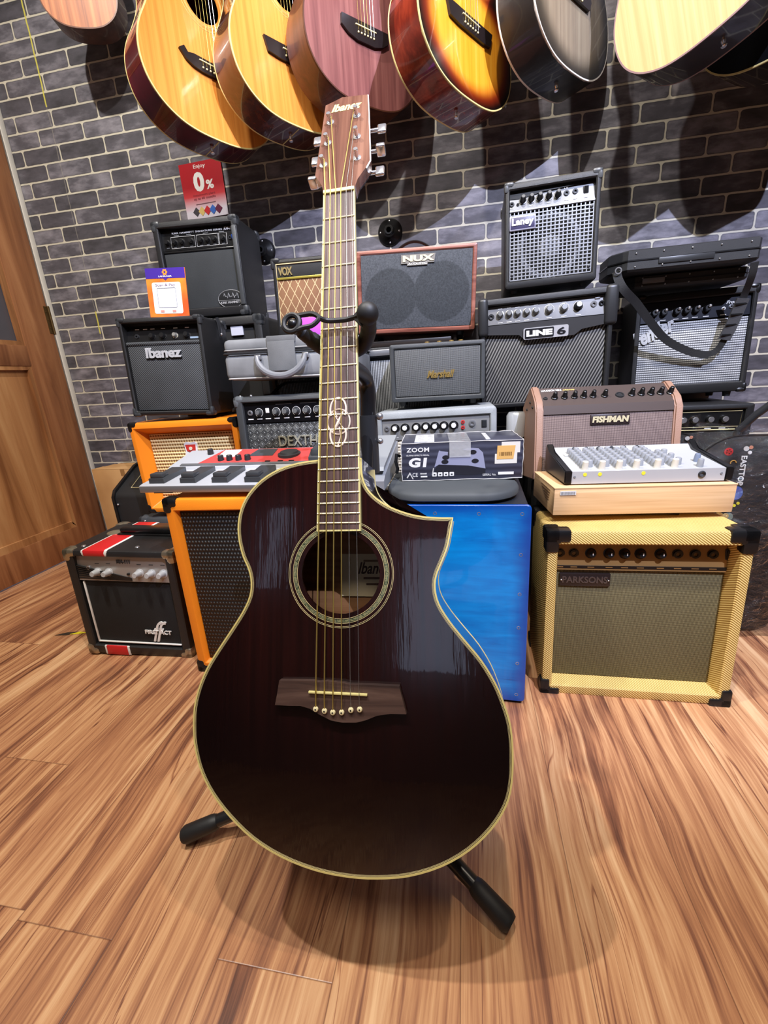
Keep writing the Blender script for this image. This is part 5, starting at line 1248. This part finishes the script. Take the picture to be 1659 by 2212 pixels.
NATT = glossy('honey_spruce', ((216, 130, 54), (232, 148, 64), (240, 162, 78)), (90, 60, 1.5), .8, .35)
BURG = glossy('burgundy_gloss', ((58, 6, 16), (84, 12, 24), (104, 20, 32)), (20, 20, 4), 1.0, .2)
MAHO = glossy('brown_gloss', ((58, 26, 18), (86, 40, 24), (112, 56, 34)), (30, 30, 4), 1.0, .25)
BINDC = flat((226, 208, 140), .35); BINDW = flat((228, 222, 214), .35)
HG = dict(
 b=(-0.737, 1.485, 1.449, 0.997, -0.061, 0.047, 0.106), c=(-0.497, 1.546, 1.477, 0.930, -0.059, 0.013, 0.112),
 d=(-0.285, 1.575, 1.512, 0.805, -0.014, 0.003, 0.112), e=(0.018, 1.491, 1.444, 0.901, -0.103, 0.065, 0.108),
 f=(0.298, 1.573, 1.505, 0.862, -0.078, -0.008, 0.106), g=(0.552, 1.368, 1.435, -0.778, 0.049, -0.260, 0.120),
 h=(0.735, 1.450, 1.412, -0.931, -0.027, 0.004, 0.114), a=(-1.217, 1.612, 1.866, 0.310, 0.043, 0.010, 0.080))
hang_guitar('honey spruce top guitar with burgundy sides hanging leftmost of the large ones', HG['b'], NATT, BURG, BINDC, sc=1.03, bridge='fancy', seam=True, backbind=True)
hang_guitar('honey spruce top guitar with brown sides, second large one hanging', HG['c'], NATT, MAHO, BINDC, bridge='wide', seam=True)
hang_guitar('hanging guitar with plain reddish mahogany top behind the headstock', HG['d'], glossy('matt_mahogany', ((100, 56, 54), (130, 78, 74), (152, 98, 92)), (50, 50, 2), .1, .45), glossy('satin_brown_side', ((66, 34, 22), (92, 50, 32), (110, 64, 42)), (30, 30, 4), .3, .4), flat((84, 48, 34), .4), bridge='round', backbind=False, pin=False)
hang_guitar('hanging sunburst guitar fading orange to black with cream edges', HG['e'], glossy('sunburst', ((236, 146, 30), (250, 168, 44), (252, 182, 64)), (60, 60, 1.5), .9, .3, ((150, 44, 12), (16, 6, 4), .62, .92)), glossy('red_brown_gloss', ((66, 20, 14), (108, 34, 22), (150, 56, 34)), (24, 24, 5), 1.0, .22), BINDC, bridge='wide')
hang_guitar('hanging black-sided guitar with smoky grey burst top', HG['f'], glossy('smoke_burst', ((116, 104, 88), (136, 122, 102), (150, 138, 116)), (60, 60, 1.5), .2, .45, ((70, 62, 50), (20, 18, 16), .62, .95)), glossy('satin_black', ((18, 18, 20), (24, 24, 26), (30, 30, 32)), (20, 20, 4), .3, .4), BINDW, bridge='rect')
hang_guitar('hanging pale spruce guitar with dark sides turned to the left', HG['g'], glossy('pale_spruce', ((208, 166, 108), (220, 182, 124), (228, 194, 140)), (90, 60, 1.5), .3, .45), glossy('ebony_brown', ((26, 16, 16), (36, 22, 24), (46, 30, 30)), (20, 20, 4), .6, .35), flat((150, 122, 120), .4), bridge='rect')
hang_guitar('hanging black guitar with thin cream edge at the far right', HG['h'], glossy('black_gloss', ((12, 12, 14), (16, 16, 18), (20, 20, 22)), (20, 20, 4), .8, .25), glossy('black_gloss_side', ((12, 12, 14), (16, 16, 18), (20, 20, 22)), (20, 20, 4), .8, .25), BINDC, bridge='rect', backbind=False, pin=False)
hang_guitar('small brown striped-wood ukulele hanging at the upper left', HG['a'], glossy('striped_koa', ((118, 58, 28), (182, 106, 56), (214, 142, 86)), (46, 46, 1.6), .3, .45), glossy('koa_side', ((56, 30, 22), (80, 44, 30), (98, 58, 40)), (30, 30, 4), .3, .45), flat((110, 66, 44), .4), sc=.6, backbind=False, pin=False)
# hangers: one per instrument, behind the headstock
for k, q in HG.items():
    sc = {'a': .6, 'b': 1.03}.get(k, 1.0)
    M3 = Matrix.Rotation(q[3], 3, 'Z') @ Matrix.Rotation(q[4], 3, 'X') @ Matrix.Rotation(q[5], 3, 'Y')
    pt = Vector(q[:3]) + M3 @ Vector((0, .012, (.49 + .36 + .004) * sc))
    hgr = thing('guitar_hanger', {'a': 'black wall hanger holding the ukulele', 'b': 'black wall hanger of the burgundy-sided guitar', 'c': 'black wall hanger of the brown-sided spruce guitar', 'd': 'black wall hanger of the mahogany guitar', 'e': 'black wall hanger of the sunburst guitar', 'f': 'black wall hanger of the smoky burst guitar', 'g': 'black wall hanger of the pale spruce guitar', 'h': 'black wall hanger of the black guitar'}[k], 'hanger', (pt.x, WY, pt.z + .0))
    dy = pt.y - WY
    MB().cyl((0, 0, .02), (0, dy + .045, .02), .008).build('arm', PLAS, hgr)
    xs = M3 @ Vector((1, 0, 0)); ys = M3 @ Vector((0, 1, 0))
    base = Vector((0, dy, .0)); 
    c0 = base + ys * .026
    for s_ in (-1, 1):
        MB().tube([c0 + Vector((0, .0, .012)), c0 + xs * s_ * .034 + Vector((0, 0, .008)), base + xs * s_ * .038 * max(sc, .82) - ys * .004 + Vector((0, 0, .005)), base + xs * s_ * .037 * max(sc, .82) - ys * .034 + Vector((0, 0, .009))], .006, 8).build('prong', RUB, hgr)
    MB().lathe((0, 0, .02), (0, -1, 0), [(0, .044), (.004, .043), (.012, .03), (.018, .014)], 24).build('flange', PLAS, hgr)

# ================================================================== MAIN GUITAR
Mg = Matrix(((0.99956328, -0.01590536, -0.02490530), (0.02420845, 0.92407132, 0.38145269), (0.01694713, -0.38188902, 0.92405280)))
og = Vector((-0.16563626, 0.65596530, 0.23848358 + H))
G = thing('acoustic_guitar', 'dark brown glossy cutaway acoustic guitar standing front and centre on a stand', 'guitar', og, M=Mg)
BO = [(-.0294, -.3613), (-.0565, -.3641), (-.0826, -.3712), (-.1063, -.3842), (-.1248, -.4027), (-.1352, -.4226), (-.1388, -.4426), (-.1375, -.4628), (-.1312, -.4851), (-.1228, -.5024), (-.1190, -.5194), (-.1208, -.5367), (-.1297, -.5560), (-.1451, -.5794), (-.1640, -.6067), (-.1790, -.6307), (-.1895, -.6558), (-.1951, -.6808), (-.1953, -.7094), (-.1915, -.7340), (-.1823, -.7600), (-.1664, -.7850), (-.1420, -.8100), (-.1110, -.8330), (-.0736, -.8500), (-.0310, -.8605), (.0100, -.8635), (.0455, -.8615), (.0830, -.8545), (.1202, -.8400), (.1521, -.8194), (.1775, -.7942), (.1944, -.7680), (.2017, -.7425), (.2040, -.7100), (.2024, -.6800), (.1961, -.6560), (.1870, -.6330), (.1718, -.6077), (.1526, -.5844), (.1354, -.5627), (.1234, -.5428), (.1192, -.5249), (.1210, -.5090), (.1277, -.4930), (.1349, -.4748), (.1387, -.4565), (.1420, -.4395), (.1218, -.4389), (.0987, -.4361), (.0776, -.4298), (.0586, -.4210), (.0441, -.4099), (.0344, -.3975), (.0296, -.3830), (.0284, -.3613)]
def refine(P, sharp):
    n_ = len(P); out = []
    for i in range(n_):
        a_, b_, c_, d_ = P[i - 1], P[i], P[(i + 1) % n_], P[(i + 2) % n_]
        if i in sharp: a_ = (2 * b_[0] - c_[0], 2 * b_[1] - c_[1])
        if (i + 1) % n_ in sharp: d_ = (2 * c_[0] - b_[0], 2 * c_[1] - b_[1])
        for k in range(3):
            t = k / 3; out.append(tuple(.5 * ((2 * b_[j]) + (-a_[j] + c_[j]) * t + (2 * a_[j] - 5 * b_[j] + 4 * c_[j] - d_[j]) * t * t + (-a_[j] + 3 * b_[j] - 3 * c_[j] + d_[j]) * t ** 3) for j in (0, 1)))
    return out
BOR = refine(BO, {0, 47, 55})
TY = .006; DP = .098
n = NT('walnut_black_gloss', (30, 10, 10), .18, coat=1.0, spec=.5); n.coord()
g = n.noise(1.0, 4, .6, n.vec(n.m('MULTIPLY', n.x, 130.0), n.y, n.m('MULTIPLY', n.z, 2.5)), .2)
dz_ = n.m('ADD', n.z, .50); d_ = n.m('SQRT', n.m('ADD', n.m('MULTIPLY', n.x, n.x), n.m('MULTIPLY', dz_, dz_)))
c = n.ramp(g, [(.3, (20, 6, 7)), (.6, (38, 12, 12)), (.8, (54, 20, 16))])
n.color(n.mix(n.sm(d_, .10, .30), c, (12, 3, 5))); n.b.inputs['Coat Roughness'].default_value = .03
wv_ = n.m('ADD', n.noise(1.0, 3, .6, n.vec(n.m('MULTIPLY', n.x, 110.0), n.y, n.m('MULTIPLY', n.z, 9.0))), n.m('MULTIPLY', n.noise(9, 2), 3.0)); n.bump(wv_, .00035, .5); n.nt.links.new(n.b.inputs['Normal'].links[0].from_socket, n.b.inputs['Coat Normal'])
TOPM = n.mat
HC = (.0007, -.5066); HR = .0505
soundboard(offset_loop(BOR, .0012), HC, TY, TY + .003, 'soundboard', TOPM, G, HR)
SIDM = glossy('dark_side_gloss', ((18, 8, 8), (26, 12, 12), (40, 18, 16)), (30, 30, 4), 1.0, .15)
R3 = lambda P, y: [(x, y, z) for x, z in P]
INW = wood('raw_inner_wood', (120, 76, 44), (160, 108, 66), (184, 132, 86), 'x', 1, .6)
side_shell(BOR, TY + .002, DP, .003, 'sides_and_back', SIDM, G)
MB().loops([R3(offset_loop(BOR, .006), TY + .010), R3(offset_loop(BOR, .006), DP - .004)], cap0=False, cap1=True).build('inner_lining', INW, G)
for z_ in (-.60,): MB().box(-.13, DP - .020, z_, .13, DP - .005, z_ + .010).build('inner_brace', INW, G)
for k0, k1, y0, mt, nm in ((0, .0019, TY - .0004, flat((214, 198, 128), .3, 0, .5), 'binding'), (.0026, .0032, TY - .0002, flat((204, 190, 140), .3), 'purfling'), (.0038, .0041, TY - .0002, flat((200, 188, 140), .3), 'purfling')):
    MB().loops([R3(offset_loop(BOR, k0), y0 + (.0035 if k0 == 0 else .001)), R3(offset_loop(BOR, k0 - (.0003 if k0 == 0 else 0)), y0), R3(offset_loop(BOR, k1), y0), R3(offset_loop(BOR, k1), y0 + .002)], cap0=False, cap1=False).build(nm, mt, G)
MB().loops([R3(BOR, DP - .006), R3(offset_loop(BOR, -.0006), DP - .005), R3(offset_loop(BOR, -.0006), DP - .003), R3(BOR, DP - .002)], cap0=False, cap1=False).build('back_binding', flat((222, 206, 140), .3), G)
# rosette
def annul(r0, r1, y, mat, nm, th=.0004):
    C = lambda r, yy: [(HC[0] + r * math.cos(2 * PI * i / 72), yy, HC[1] + r * math.sin(2 * PI * i / 72)) for i in range(72)]
    MB().loops([C(r0, y + .001), C(r0, y - th), C(r1, y - th), C(r1, y + .001)], cap0=False, cap1=False).build(nm, mat, G)
n = NT('abalone', (150, 160, 130), .2, .3, coat=.8); n.coord()
f = n.noise(150, 3, .6, None, 1.5); n.color(n.ramp(f, [(.3, (50, 60, 48)), (.42, (110, 122, 92)), (.5, (176, 172, 126)), (.6, (84, 102, 92)), (.75, (150, 134, 92))])); ABA = n.mat
annul(.0575, .0612, TY, ABA, 'abalone_ring'); annul(.0563, .0567, TY, CREAM, 'rosette_ring'); annul(.0619, .0623, TY, CREAM, 'rosette_ring')
annul(.0660, .0663, TY, CREAM, 'rosette_ring'); annul(.0675, .0679, TY, CREAM, 'rosette_ring')
# label inside
lb = MB().box(-.022, DP - .0065, -.545, .062, DP - .0055, -.484).build('paper_label', flat((244, 222, 176), .6), G, smooth=0)
text('Ibanez', (.004, -.513, .052, -.496), DP - .0065, flat((90, 60, 40), .6), lb, shear=.3, bold=.02, depth=.0004)
text('AEG SERIES', (.012, -.521, .058, -.517), DP - .0065, flat((90, 60, 40), .6), lb, depth=.0004) if 0 else marks([.034], -.519, .044, .003, DP - .0065, flat((120, 88, 60), .6), lb, 'printed_line')
marks([.034], -.5275, .036, .003, DP - .0065, flat((110, 80, 56), .6), lb, 'printed_line'); marks([.034], -.494, .044, .003, DP - .0065, flat((150, 116, 80), .6), lb, 'printed_line')
# neck and fretboard
SL = .648
def fr(k): return SL * (1 - 2 ** (-k / 12))
ZE = -fr(20.9)
def fw(z): return .0215 + (.0283 - .0215) * (-z) / fr(20)
FB = wood('fretboard_rosewood', (58, 40, 38), (92, 70, 66), (122, 98, 92), 'z', 1.6, .45, 0, .1)
MB().prism([(-fw(0) + .0018, 0), (fw(0) - .0018, 0), (fw(ZE) - .0018, ZE + .002), (-fw(ZE) + .0018, ZE + .002)], 0.0, TY + .0005).build('fretboard', FB, G, smooth=0)
BND = flat((226, 216, 150), .3, 0, .3)
for s_ in (-1, 1):
    MB().prism([(s_ * (fw(0) - .0018), 0), (s_ * fw(0), 0), (s_ * fw(ZE), ZE), (s_ * (fw(ZE) - .0018), ZE)], -.0002, TY + .0004).build('fretboard_binding', BND, G, smooth=0)
MB().prism([(-fw(ZE) + .0018, ZE), (fw(ZE) - .0018, ZE), (fw(ZE) - .0018, ZE + .002), (-fw(ZE) + .0018, ZE + .002)], -.0002, TY + .0004).build('fretboard_end_binding', BND, G, smooth=0)
FRM = NT('nickel_fret', (236, 226, 190), .3, .35).mat
for k in range(1, 21):
    z = -fr(k); w_ = fw(z) - .0006
    MB().cyl((-w_, -.0002, z), (w_, -.0002, z), .0011, seg=8).build('fret', FRM, G)
m = MB()
for k in (3, 5, 7, 9, 12, 15, 17, 19):
    z = -(fr(k) + fr(k - 1)) / 2
    for dz2 in ((-.004, .004) if k == 12 else (0,)): m.cyl((-fw(z) - .0003, TY * .5, z + dz2), (-fw(z) + .001, TY * .5, z + dz2), .0011, seg=8)
m.build('side_dots', PLAS, G)
MB().box(-fw(0), -.0022, -.0005, fw(0), TY, .0045, .0008).build('nut', BND, G)
NK = glossy('neck_mahogany', ((70, 38, 26), (100, 58, 40), (122, 76, 52)), (30, 30, 3), .6, .3)
def nsec(z, wd, dpth): return [(wd * math.cos(t_), TY + (dpth * -math.sin(t_) if math.sin(t_) < 0 else 0), z) for t_ in [PI + PI * i / 12 for i in range(13)]]
MB().loops([nsec(.002, fw(0), .015), nsec(-.10, fw(-.1), .016), nsec(-.28, fw(-.28), .018), nsec(-.335, fw(-.33), .024), nsec(-.352, fw(-.35), .055), nsec(-.372, fw(-.35), .075)]).build('neck', glossy('black_neck', ((14, 12, 12), (22, 18, 18), (32, 24, 22)), (30, 30, 3), .8, .2), G)
# vine inlay round the twelfth fret
INL = flat((232, 214, 196), .3, 0, .4); m = MB()
def ell(cx, cz, rx, rz, a0, a1, r=.0007, n_=22):
    r = r * 1.45
    m.tube([(cx + rx * math.cos(math.radians(a0 + (a1 - a0) * i / n_)), -.0002, cz + rz * math.sin(math.radians(a0 + (a1 - a0) * i / n_))) for i in range(n_ + 1)], r, 6)
z12 = -fr(11.5); k_w = .001
zA = -(fr(10) + fr(11)) / 2; zB = -(fr(11) + fr(12)) / 2; zC = -(fr(12) + fr(13)) / 2
ell(-.0005, zA - .004, .0105, .0155, -30, 210, .0009); ell(.0005, zB, .0145, .0165, -150, 150 + 0, .0007); ell(0, zB, .0145, .0165, 30, 330, .0007); ell(-.0005, zC + .002, .0105, .0155, 150, 390, .0009)
m.tube([(.006, -.0002, zB + .0135), (.000, -.0002, zB), (-.008, -.0002, zB - .0135)], [.0008, .0022, .0012], 6)
m.tube([(-.008, -.0002, zB + .013), (.001, -.0002, zB - .001), (.010, -.0002, zB - .014)], .0006, 6)
m.tube([(.001, -.0002, zC + .012), (.003, -.0002, zC), (-.001, -.0002, zC - .013)], .0009, 6); m.tube([(-.004, -.0002, zA + .010), (-.005, -.0002, zA - .004), (-.002, -.0002, zA - .014)], .0008, 6)
m.build('vine_inlay', INL, G)
# headstock
HSM = Matrix.Rotation(math.radians(-13), 4, 'X')
HSW = glossy('headstock_rosewood', ((76, 44, 36), (116, 76, 60), (146, 104, 84)), (60, 60, 3), .9, .25)
HP = [(-.0215, .004), (-.0250, .018), (-.0362, .038), (-.0340, .095), (-.0317, .1827), (-.0200, .1880), (-.0069, .1945), (.0314, .1900), (.0345, .150), (.0370, .110), (.0405, .0517), (.0352, .0386), (.0250, .020), (.0215, .004)]
hs = MB().prism(HP, 0, .014).build('headstock', HSW, G); hs.rotation_euler = (math.radians(-13), 0, 0)
fl_ = MB().prism([(x, z) for x, z in HP], .014, .016).build('headstock_back', SIDM, hs)
m = MB()
ed_ = HP[7:]
m.tube([(x + .0004, .001, z) for x, z in ed_[:5]], .0011, 6); m.build('headstock_binding', WHT, hs)
text('Ibanez', (-.0215, .163, .0235, .1795), 0, flat((250, 236, 160), .25, .2), hs, 'logo_lettering', shear=.35, bold=.035, depth=.0005)
posts = [(-.0215, .143), (-.0225, .1000), (-.0255, .0570), (.0175, .1475), (.0200, .1030), (.0225, .0600)]
for i, (x, z) in enumerate(posts):
    t = MB().lathe((x, .0005, z), (0, -1, 0), [(0, .0058), (.0012, .0056), (.0014, .0040), (.0020, .0036), (.0022, .0026), (.008, .0025), (.011, .0032), (.0125, .0030)], 20).build('tuner_post', CHR, hs)
    s_ = -1 if i < 3 else 1; ex = (-.0335 if i < 3 else .0375)
    MB().cyl((ex - s_ * .006, .020, z - .003), (ex + s_ * .008, .020, z - .003), .0026, seg=12).box(x - .007, .014, z - .010, x + .007, .024, z + .006, .002).build('tuner_gear', CHR, t)
    bx = ex + s_ * .013
    m = MB().box(bx - .0065, .0175, z - .010, bx + .0065, .0225, z + .006, .002, 3) if i in (0, 1, 3, 5) else MB().box(bx - .0065, .012, z - .0055, bx + .0065, .028, z + .0015, .002, 3)
    m.build('tuner_button', CHR, t)
# bridge
BP = [(-.0755, -.6386), (-.0328, -.6373), (-.025, -.6385), (-.015, -.6370), (.0053, -.6379), (.015, -.6395), (.0409, -.6390), (.0750, -.6392), (.0772, -.6486), (.0830, -.6705), (.0647, -.6710), (.0480, -.6741), (.0339, -.6802), (.0225, -.6835), (.0053, -.6845), (-.0091, -.6827), (-.0238, -.6765), (-.0356, -.6705), (-.0475, -.6678), (-.0625, -.6685), (-.0807, -.6684), (-.0778, -.6533)]
br = MB().prism(BP, -.0015, TY).build('bridge', wood('bridge_rosewood', (46, 32, 30), (76, 56, 50), (98, 76, 68), 'x', 1.5, .5), G)
MB().box(-.0367, -.0045, -.6516, .0367, -.001, -.6488, .0007).build('saddle', BND, br)
PN = [(-.0275, -.6700), (-.0164, -.6716), (-.006, -.6727), (.005, -.6721), (.0164, -.6688), (.0272, -.6675)]
pm = flat((232, 222, 180), .35)
for x, z in PN:
    o = MB().lathe((x, -.001, z), (0, -1, 0), [(-.003, .0022), (.0005, .0030), (.0022, .0034), (.0034, .0028), (.0040, .0012)], 18).build('bridge_pin', pm, br)
    MB().cyl((x, -.0052, z), (x, -.0045, z), .0010, seg=10).build('pin_dot', PLAS, o)
gauge = [.00095, .00085, .00075, .00065, .0004, .00035]
R_ = Matrix.Rotation(math.radians(-13), 3, 'X')
order = [2, 1, 0, 3, 4, 5]
for i in range(6):
    xs_ = -.0270 + .054 * i / 5; xn = -.0182 + .0364 * i / 5
    x, z = posts[order[i]]; ph = R_ @ Vector((x + (.003 if i < 3 else -.003), -.007, z))
    P = [Vector((PN[i][0], -.0035, PN[i][1] + .003)), Vector((xs_, -.0050, -.6500)), Vector((xn, -.0026, .002)), ph]
    MB().tube(P, gauge[i], 6).build('string', STRB if i < 4 else STRS, G)
for x, z in ((.0, -.8635),): MB().lathe((x, DP * .5, z + .001), (0, 0, -1), [(-.003, .006), (.004, .005), (.010, .0035), (.014, .0065), (.016, .005)], 16).build('strap_pin', CHR, G)

# ================================================================== STAND
st = thing('guitar_stand', 'black tubular tripod stand with rubber strap holding the dark guitar', 'guitar stand', (-.18, .57, 0))
O = Vector((-.18, .57, 0)); MTL = NT('satin_black_tube', (26, 26, 28), .3).mat
gl = lambda x, y, z: og + Mg @ Vector((x, y, z)) - O
def tb(P, r, nm, mat=MTL, seg=16): return MB().tube([Vector(p) for p in P], r, seg).build(nm, mat, st)
hub = Vector((-.177, .555, .105)) - O
for ft, nm in ((Vector((-.464, .446, .016)), 'L'), (Vector((.064, .400, .017)), 'R'), (Vector((-.20, .86, .016)), 'B')):
    e = ft - O; dr_ = (e - hub).normalized()
    tb([hub, e - dr_ * .03], .0105, 'leg')
    tb([e - dr_ * .062, e - dr_ * .056, e - dr_ * .05, e - dr_ * .006, e], [.0108, .0130, .0136, .0145, .0115], 'rubber_foot', RUB)
MB().lathe(hub - Vector((0, 0, .03)), (0, .1, 1), [(0, .02), (.01, .024), (.05, .024), (.06, .018)], 24).build('hub', PLAS, st)
pt_ = Vector((-.157, .700, .655)) - O
top = gl(0, .040, -.208)
tb([hub + Vector((0, 0, .02)), pt_], .0115, 'lower_pole')
tb([pt_ - Vector((0, .001, .075)), pt_ + Vector((0, .003, .02))], .0165, 'height_collar', PLAS2)
MB().sphere(pt_ + Vector((.022, -.004, .018)), .006).build('clamp_knob', SIL, st); MB().sphere(pt_ + Vector((.021, -.004, -.022)), .005).build('clamp_bolt', SIL, st)
tb(cubic([pt_ + Vector((0, .003, .0)), pt_ + Vector((.003, .004, .05)), Vector((-.155, .690, .735)) - O, top + Vector((.0, .004, -.012)), top]), .0125, 'yoke_stem')
ar = MB().tube(cubic([gl(-.054, -.018, -.190), gl(-.048, -.006, -.193), gl(-.040, .008, -.197), gl(-.024, .028, -.203), gl(0, .036, -.206), gl(.024, .028, -.203), gl(.036, .010, -.198), gl(.041, -.005, -.194), gl(.044, -.020, -.191)]), [.0072] * 6 + [.0092] * 6 + [.0105] * 30 + [.0098] * 7, 14); ar.build('neck_yoke', RUB, st)
MB().sphere(gl(-.0545, -.020, -.190), .0072).build('yoke_tip', PLAS, st)
b_ = MB(); c0 = gl(.0440, -.026, -.1890); b_.sphere(c0, .0138, 1, .9, 1); b_.build('strap_ball', RUB, st)
# strap: loop ring at left, slot, narrow band across the strings
def sp_(x, z, y=-.022): return gl(x, y, z)
m = MB()
ring = [sp_(-.0555 + .0105 * math.cos(t_), -.1895 + .0105 * math.sin(t_) * 1.05) for t_ in [2 * PI * i / 24 for i in range(24)]]
m.tube(ring, .0036, 8, closed=True)
m.tube(cubic([sp_(-.049, -.1805), sp_(-.040, -.1795), sp_(-.028, -.1795), sp_(-.0195, -.186), sp_(-.028, -.1945), sp_(-.040, -.1965), sp_(-.049, -.199)]), .0032, 8)
m.tube(cubic([sp_(-.0195, -.186), sp_(-.010, -.186, -.014), sp_(.010, -.1865, -.013), sp_(.024, -.1865, -.016), sp_(.034, -.188, -.022)]), [.0034] * 24 + [.005], 8)
m.build('rubber_strap', RUB, st)
m = MB().loops([[sp_(x, z, y) for x, z, y in ((.024, -.1845, -.018), (.036, -.176, -.024), (.036, -.203, -.024), (.024, -.1885, -.018))], [sp_(x, z, y) for x, z, y in ((.024, -.1845, -.014), (.036, -.176, -.018), (.036, -.203, -.018), (.024, -.1885, -.014))]]); m.build('strap_collar', RUB, st)
# cradle under the body
for s_ in (-1, 1):
    zz = -.845 if s_ < 0 else -.851
    x_ = -.115 if s_ < 0 else .115
    tb(cubic([hub + Vector((0, 0, .018)), gl(x_ * .6, DP + .045, zz - .028), gl(x_, DP + .02, zz - .018), gl(x_, DP - .02, zz - .018), gl(x_, .066, zz - .018)]), .0085, 'cradle_arm', RUB)
for xy in ((-.97, 1.15), (-1.15, .98)): pass
tp = MB().prism([(-1.247, .985), (-1.215, .990), (-1.195, 1.0), (-1.222, 1.002)], .0005, .0018, 'XY').build('tape_scrap', flat((222, 206, 40), .5), None, smooth=0); tag(tp, 'scrap of yellow and black tape stuck on the floor left of the striped amp', 'tape')
tq = MB().prism([(-1.29, .975), (-1.25, .981), (-1.222, 1.002), (-1.262, .994)], .0005, .0018, 'XY').build('black_tape_end', flat((46, 40, 34), .5), tp, smooth=0)

# ------------------------------------------------------------------ camera
F = 922.134; pa, yb, rc = 0.3067999, -0.1940974, -0.0573018
ca, sa, cb, sb, cc, sc_ = math.cos(pa), math.sin(pa), math.cos(yb), math.sin(yb), math.cos(rc), math.sin(rc)
fwd = Vector((sb * ca, cb * ca, -sa)); rt = Vector((cb, -sb, 0)); up = rt.cross(fwd)
r2 = rt * cc + up * sc_; u2 = -rt * sc_ + up * cc
cam = bpy.data.cameras.new('camera'); co = bpy.data.objects.new('camera', cam); COL.objects.link(co)
cam.sensor_fit = 'VERTICAL'; cam.sensor_height = 36.0; cam.lens = 36.0 * F / 2212; cam.clip_start = .02
M4 = Matrix((r2, u2, -fwd)).transposed().to_4x4(); M4.translation = Vector((0, 0, H)); co.matrix_world = M4
S.camera = co

# ------------------------------------------------------------------ light
def spot(name, loc, tgt, e, col, size=100, rad=.04, blend=.5):
    l = bpy.data.lights.new(name, 'SPOT'); l.energy = e; l.color = col; l.spot_size = math.radians(size); l.shadow_soft_size = rad; l.spot_blend = blend
    o = bpy.data.objects.new(name, l); COL.objects.link(o); o.location = loc
    o.rotation_euler = (Vector(tgt) - Vector(loc)).to_track_quat('-Z', 'Y').to_euler()
WARM = (1.0, .86, .70); NEU = (1.0, .95, .88); COOL = (.68, .74, 1.0)
spot('ceiling_spot_left', (-1.0, .30, 2.75), (-1.0, 1.4, .7), 105, NEU, 110, .025)
spot('ceiling_spot_centre', (-.05, .25, 2.75), (-.05, 1.3, .6), 84, NEU, 110, .025)
spot('ceiling_spot_right', (.70, .30, 2.75), (.5, 1.5, .6), 42, WARM, 110, .025)
spot('ceiling_spot_cool', (.95, -.55, 2.76), (.40, 1.75, .95), 380, COOL, 62, .012, .35)
def area(name, loc, rot, sx, sy, e, col):
    l = bpy.data.lights.new(name, 'AREA'); l.shape = 'RECTANGLE'; l.size = sx; l.size_y = sy; l.energy = e; l.color = col
    o = bpy.data.objects.new(name, l); COL.objects.link(o); o.location = loc; o.rotation_euler = rot
area('overhead_fill', (-.3, -.6, 2.8), (0, 0, 0), 1.2, .6, 16, (1.0, .93, .84))  # added soft fill from above, not a fitting of the room
wd = bpy.data.worlds.new('daylight'); S.world = wd; wd.use_nodes = True
wd.node_tree.nodes['Background'].inputs[0].default_value = (.68, .76, 1.0, 1); wd.node_tree.nodes['Background'].inputs[1].default_value = 1.0
S.view_settings.view_transform = 'Standard'; S.view_settings.look = 'None'; S.view_settings.exposure = .4; S.view_settings.gamma = 1.0
S.view_settings.use_curve_mapping = False
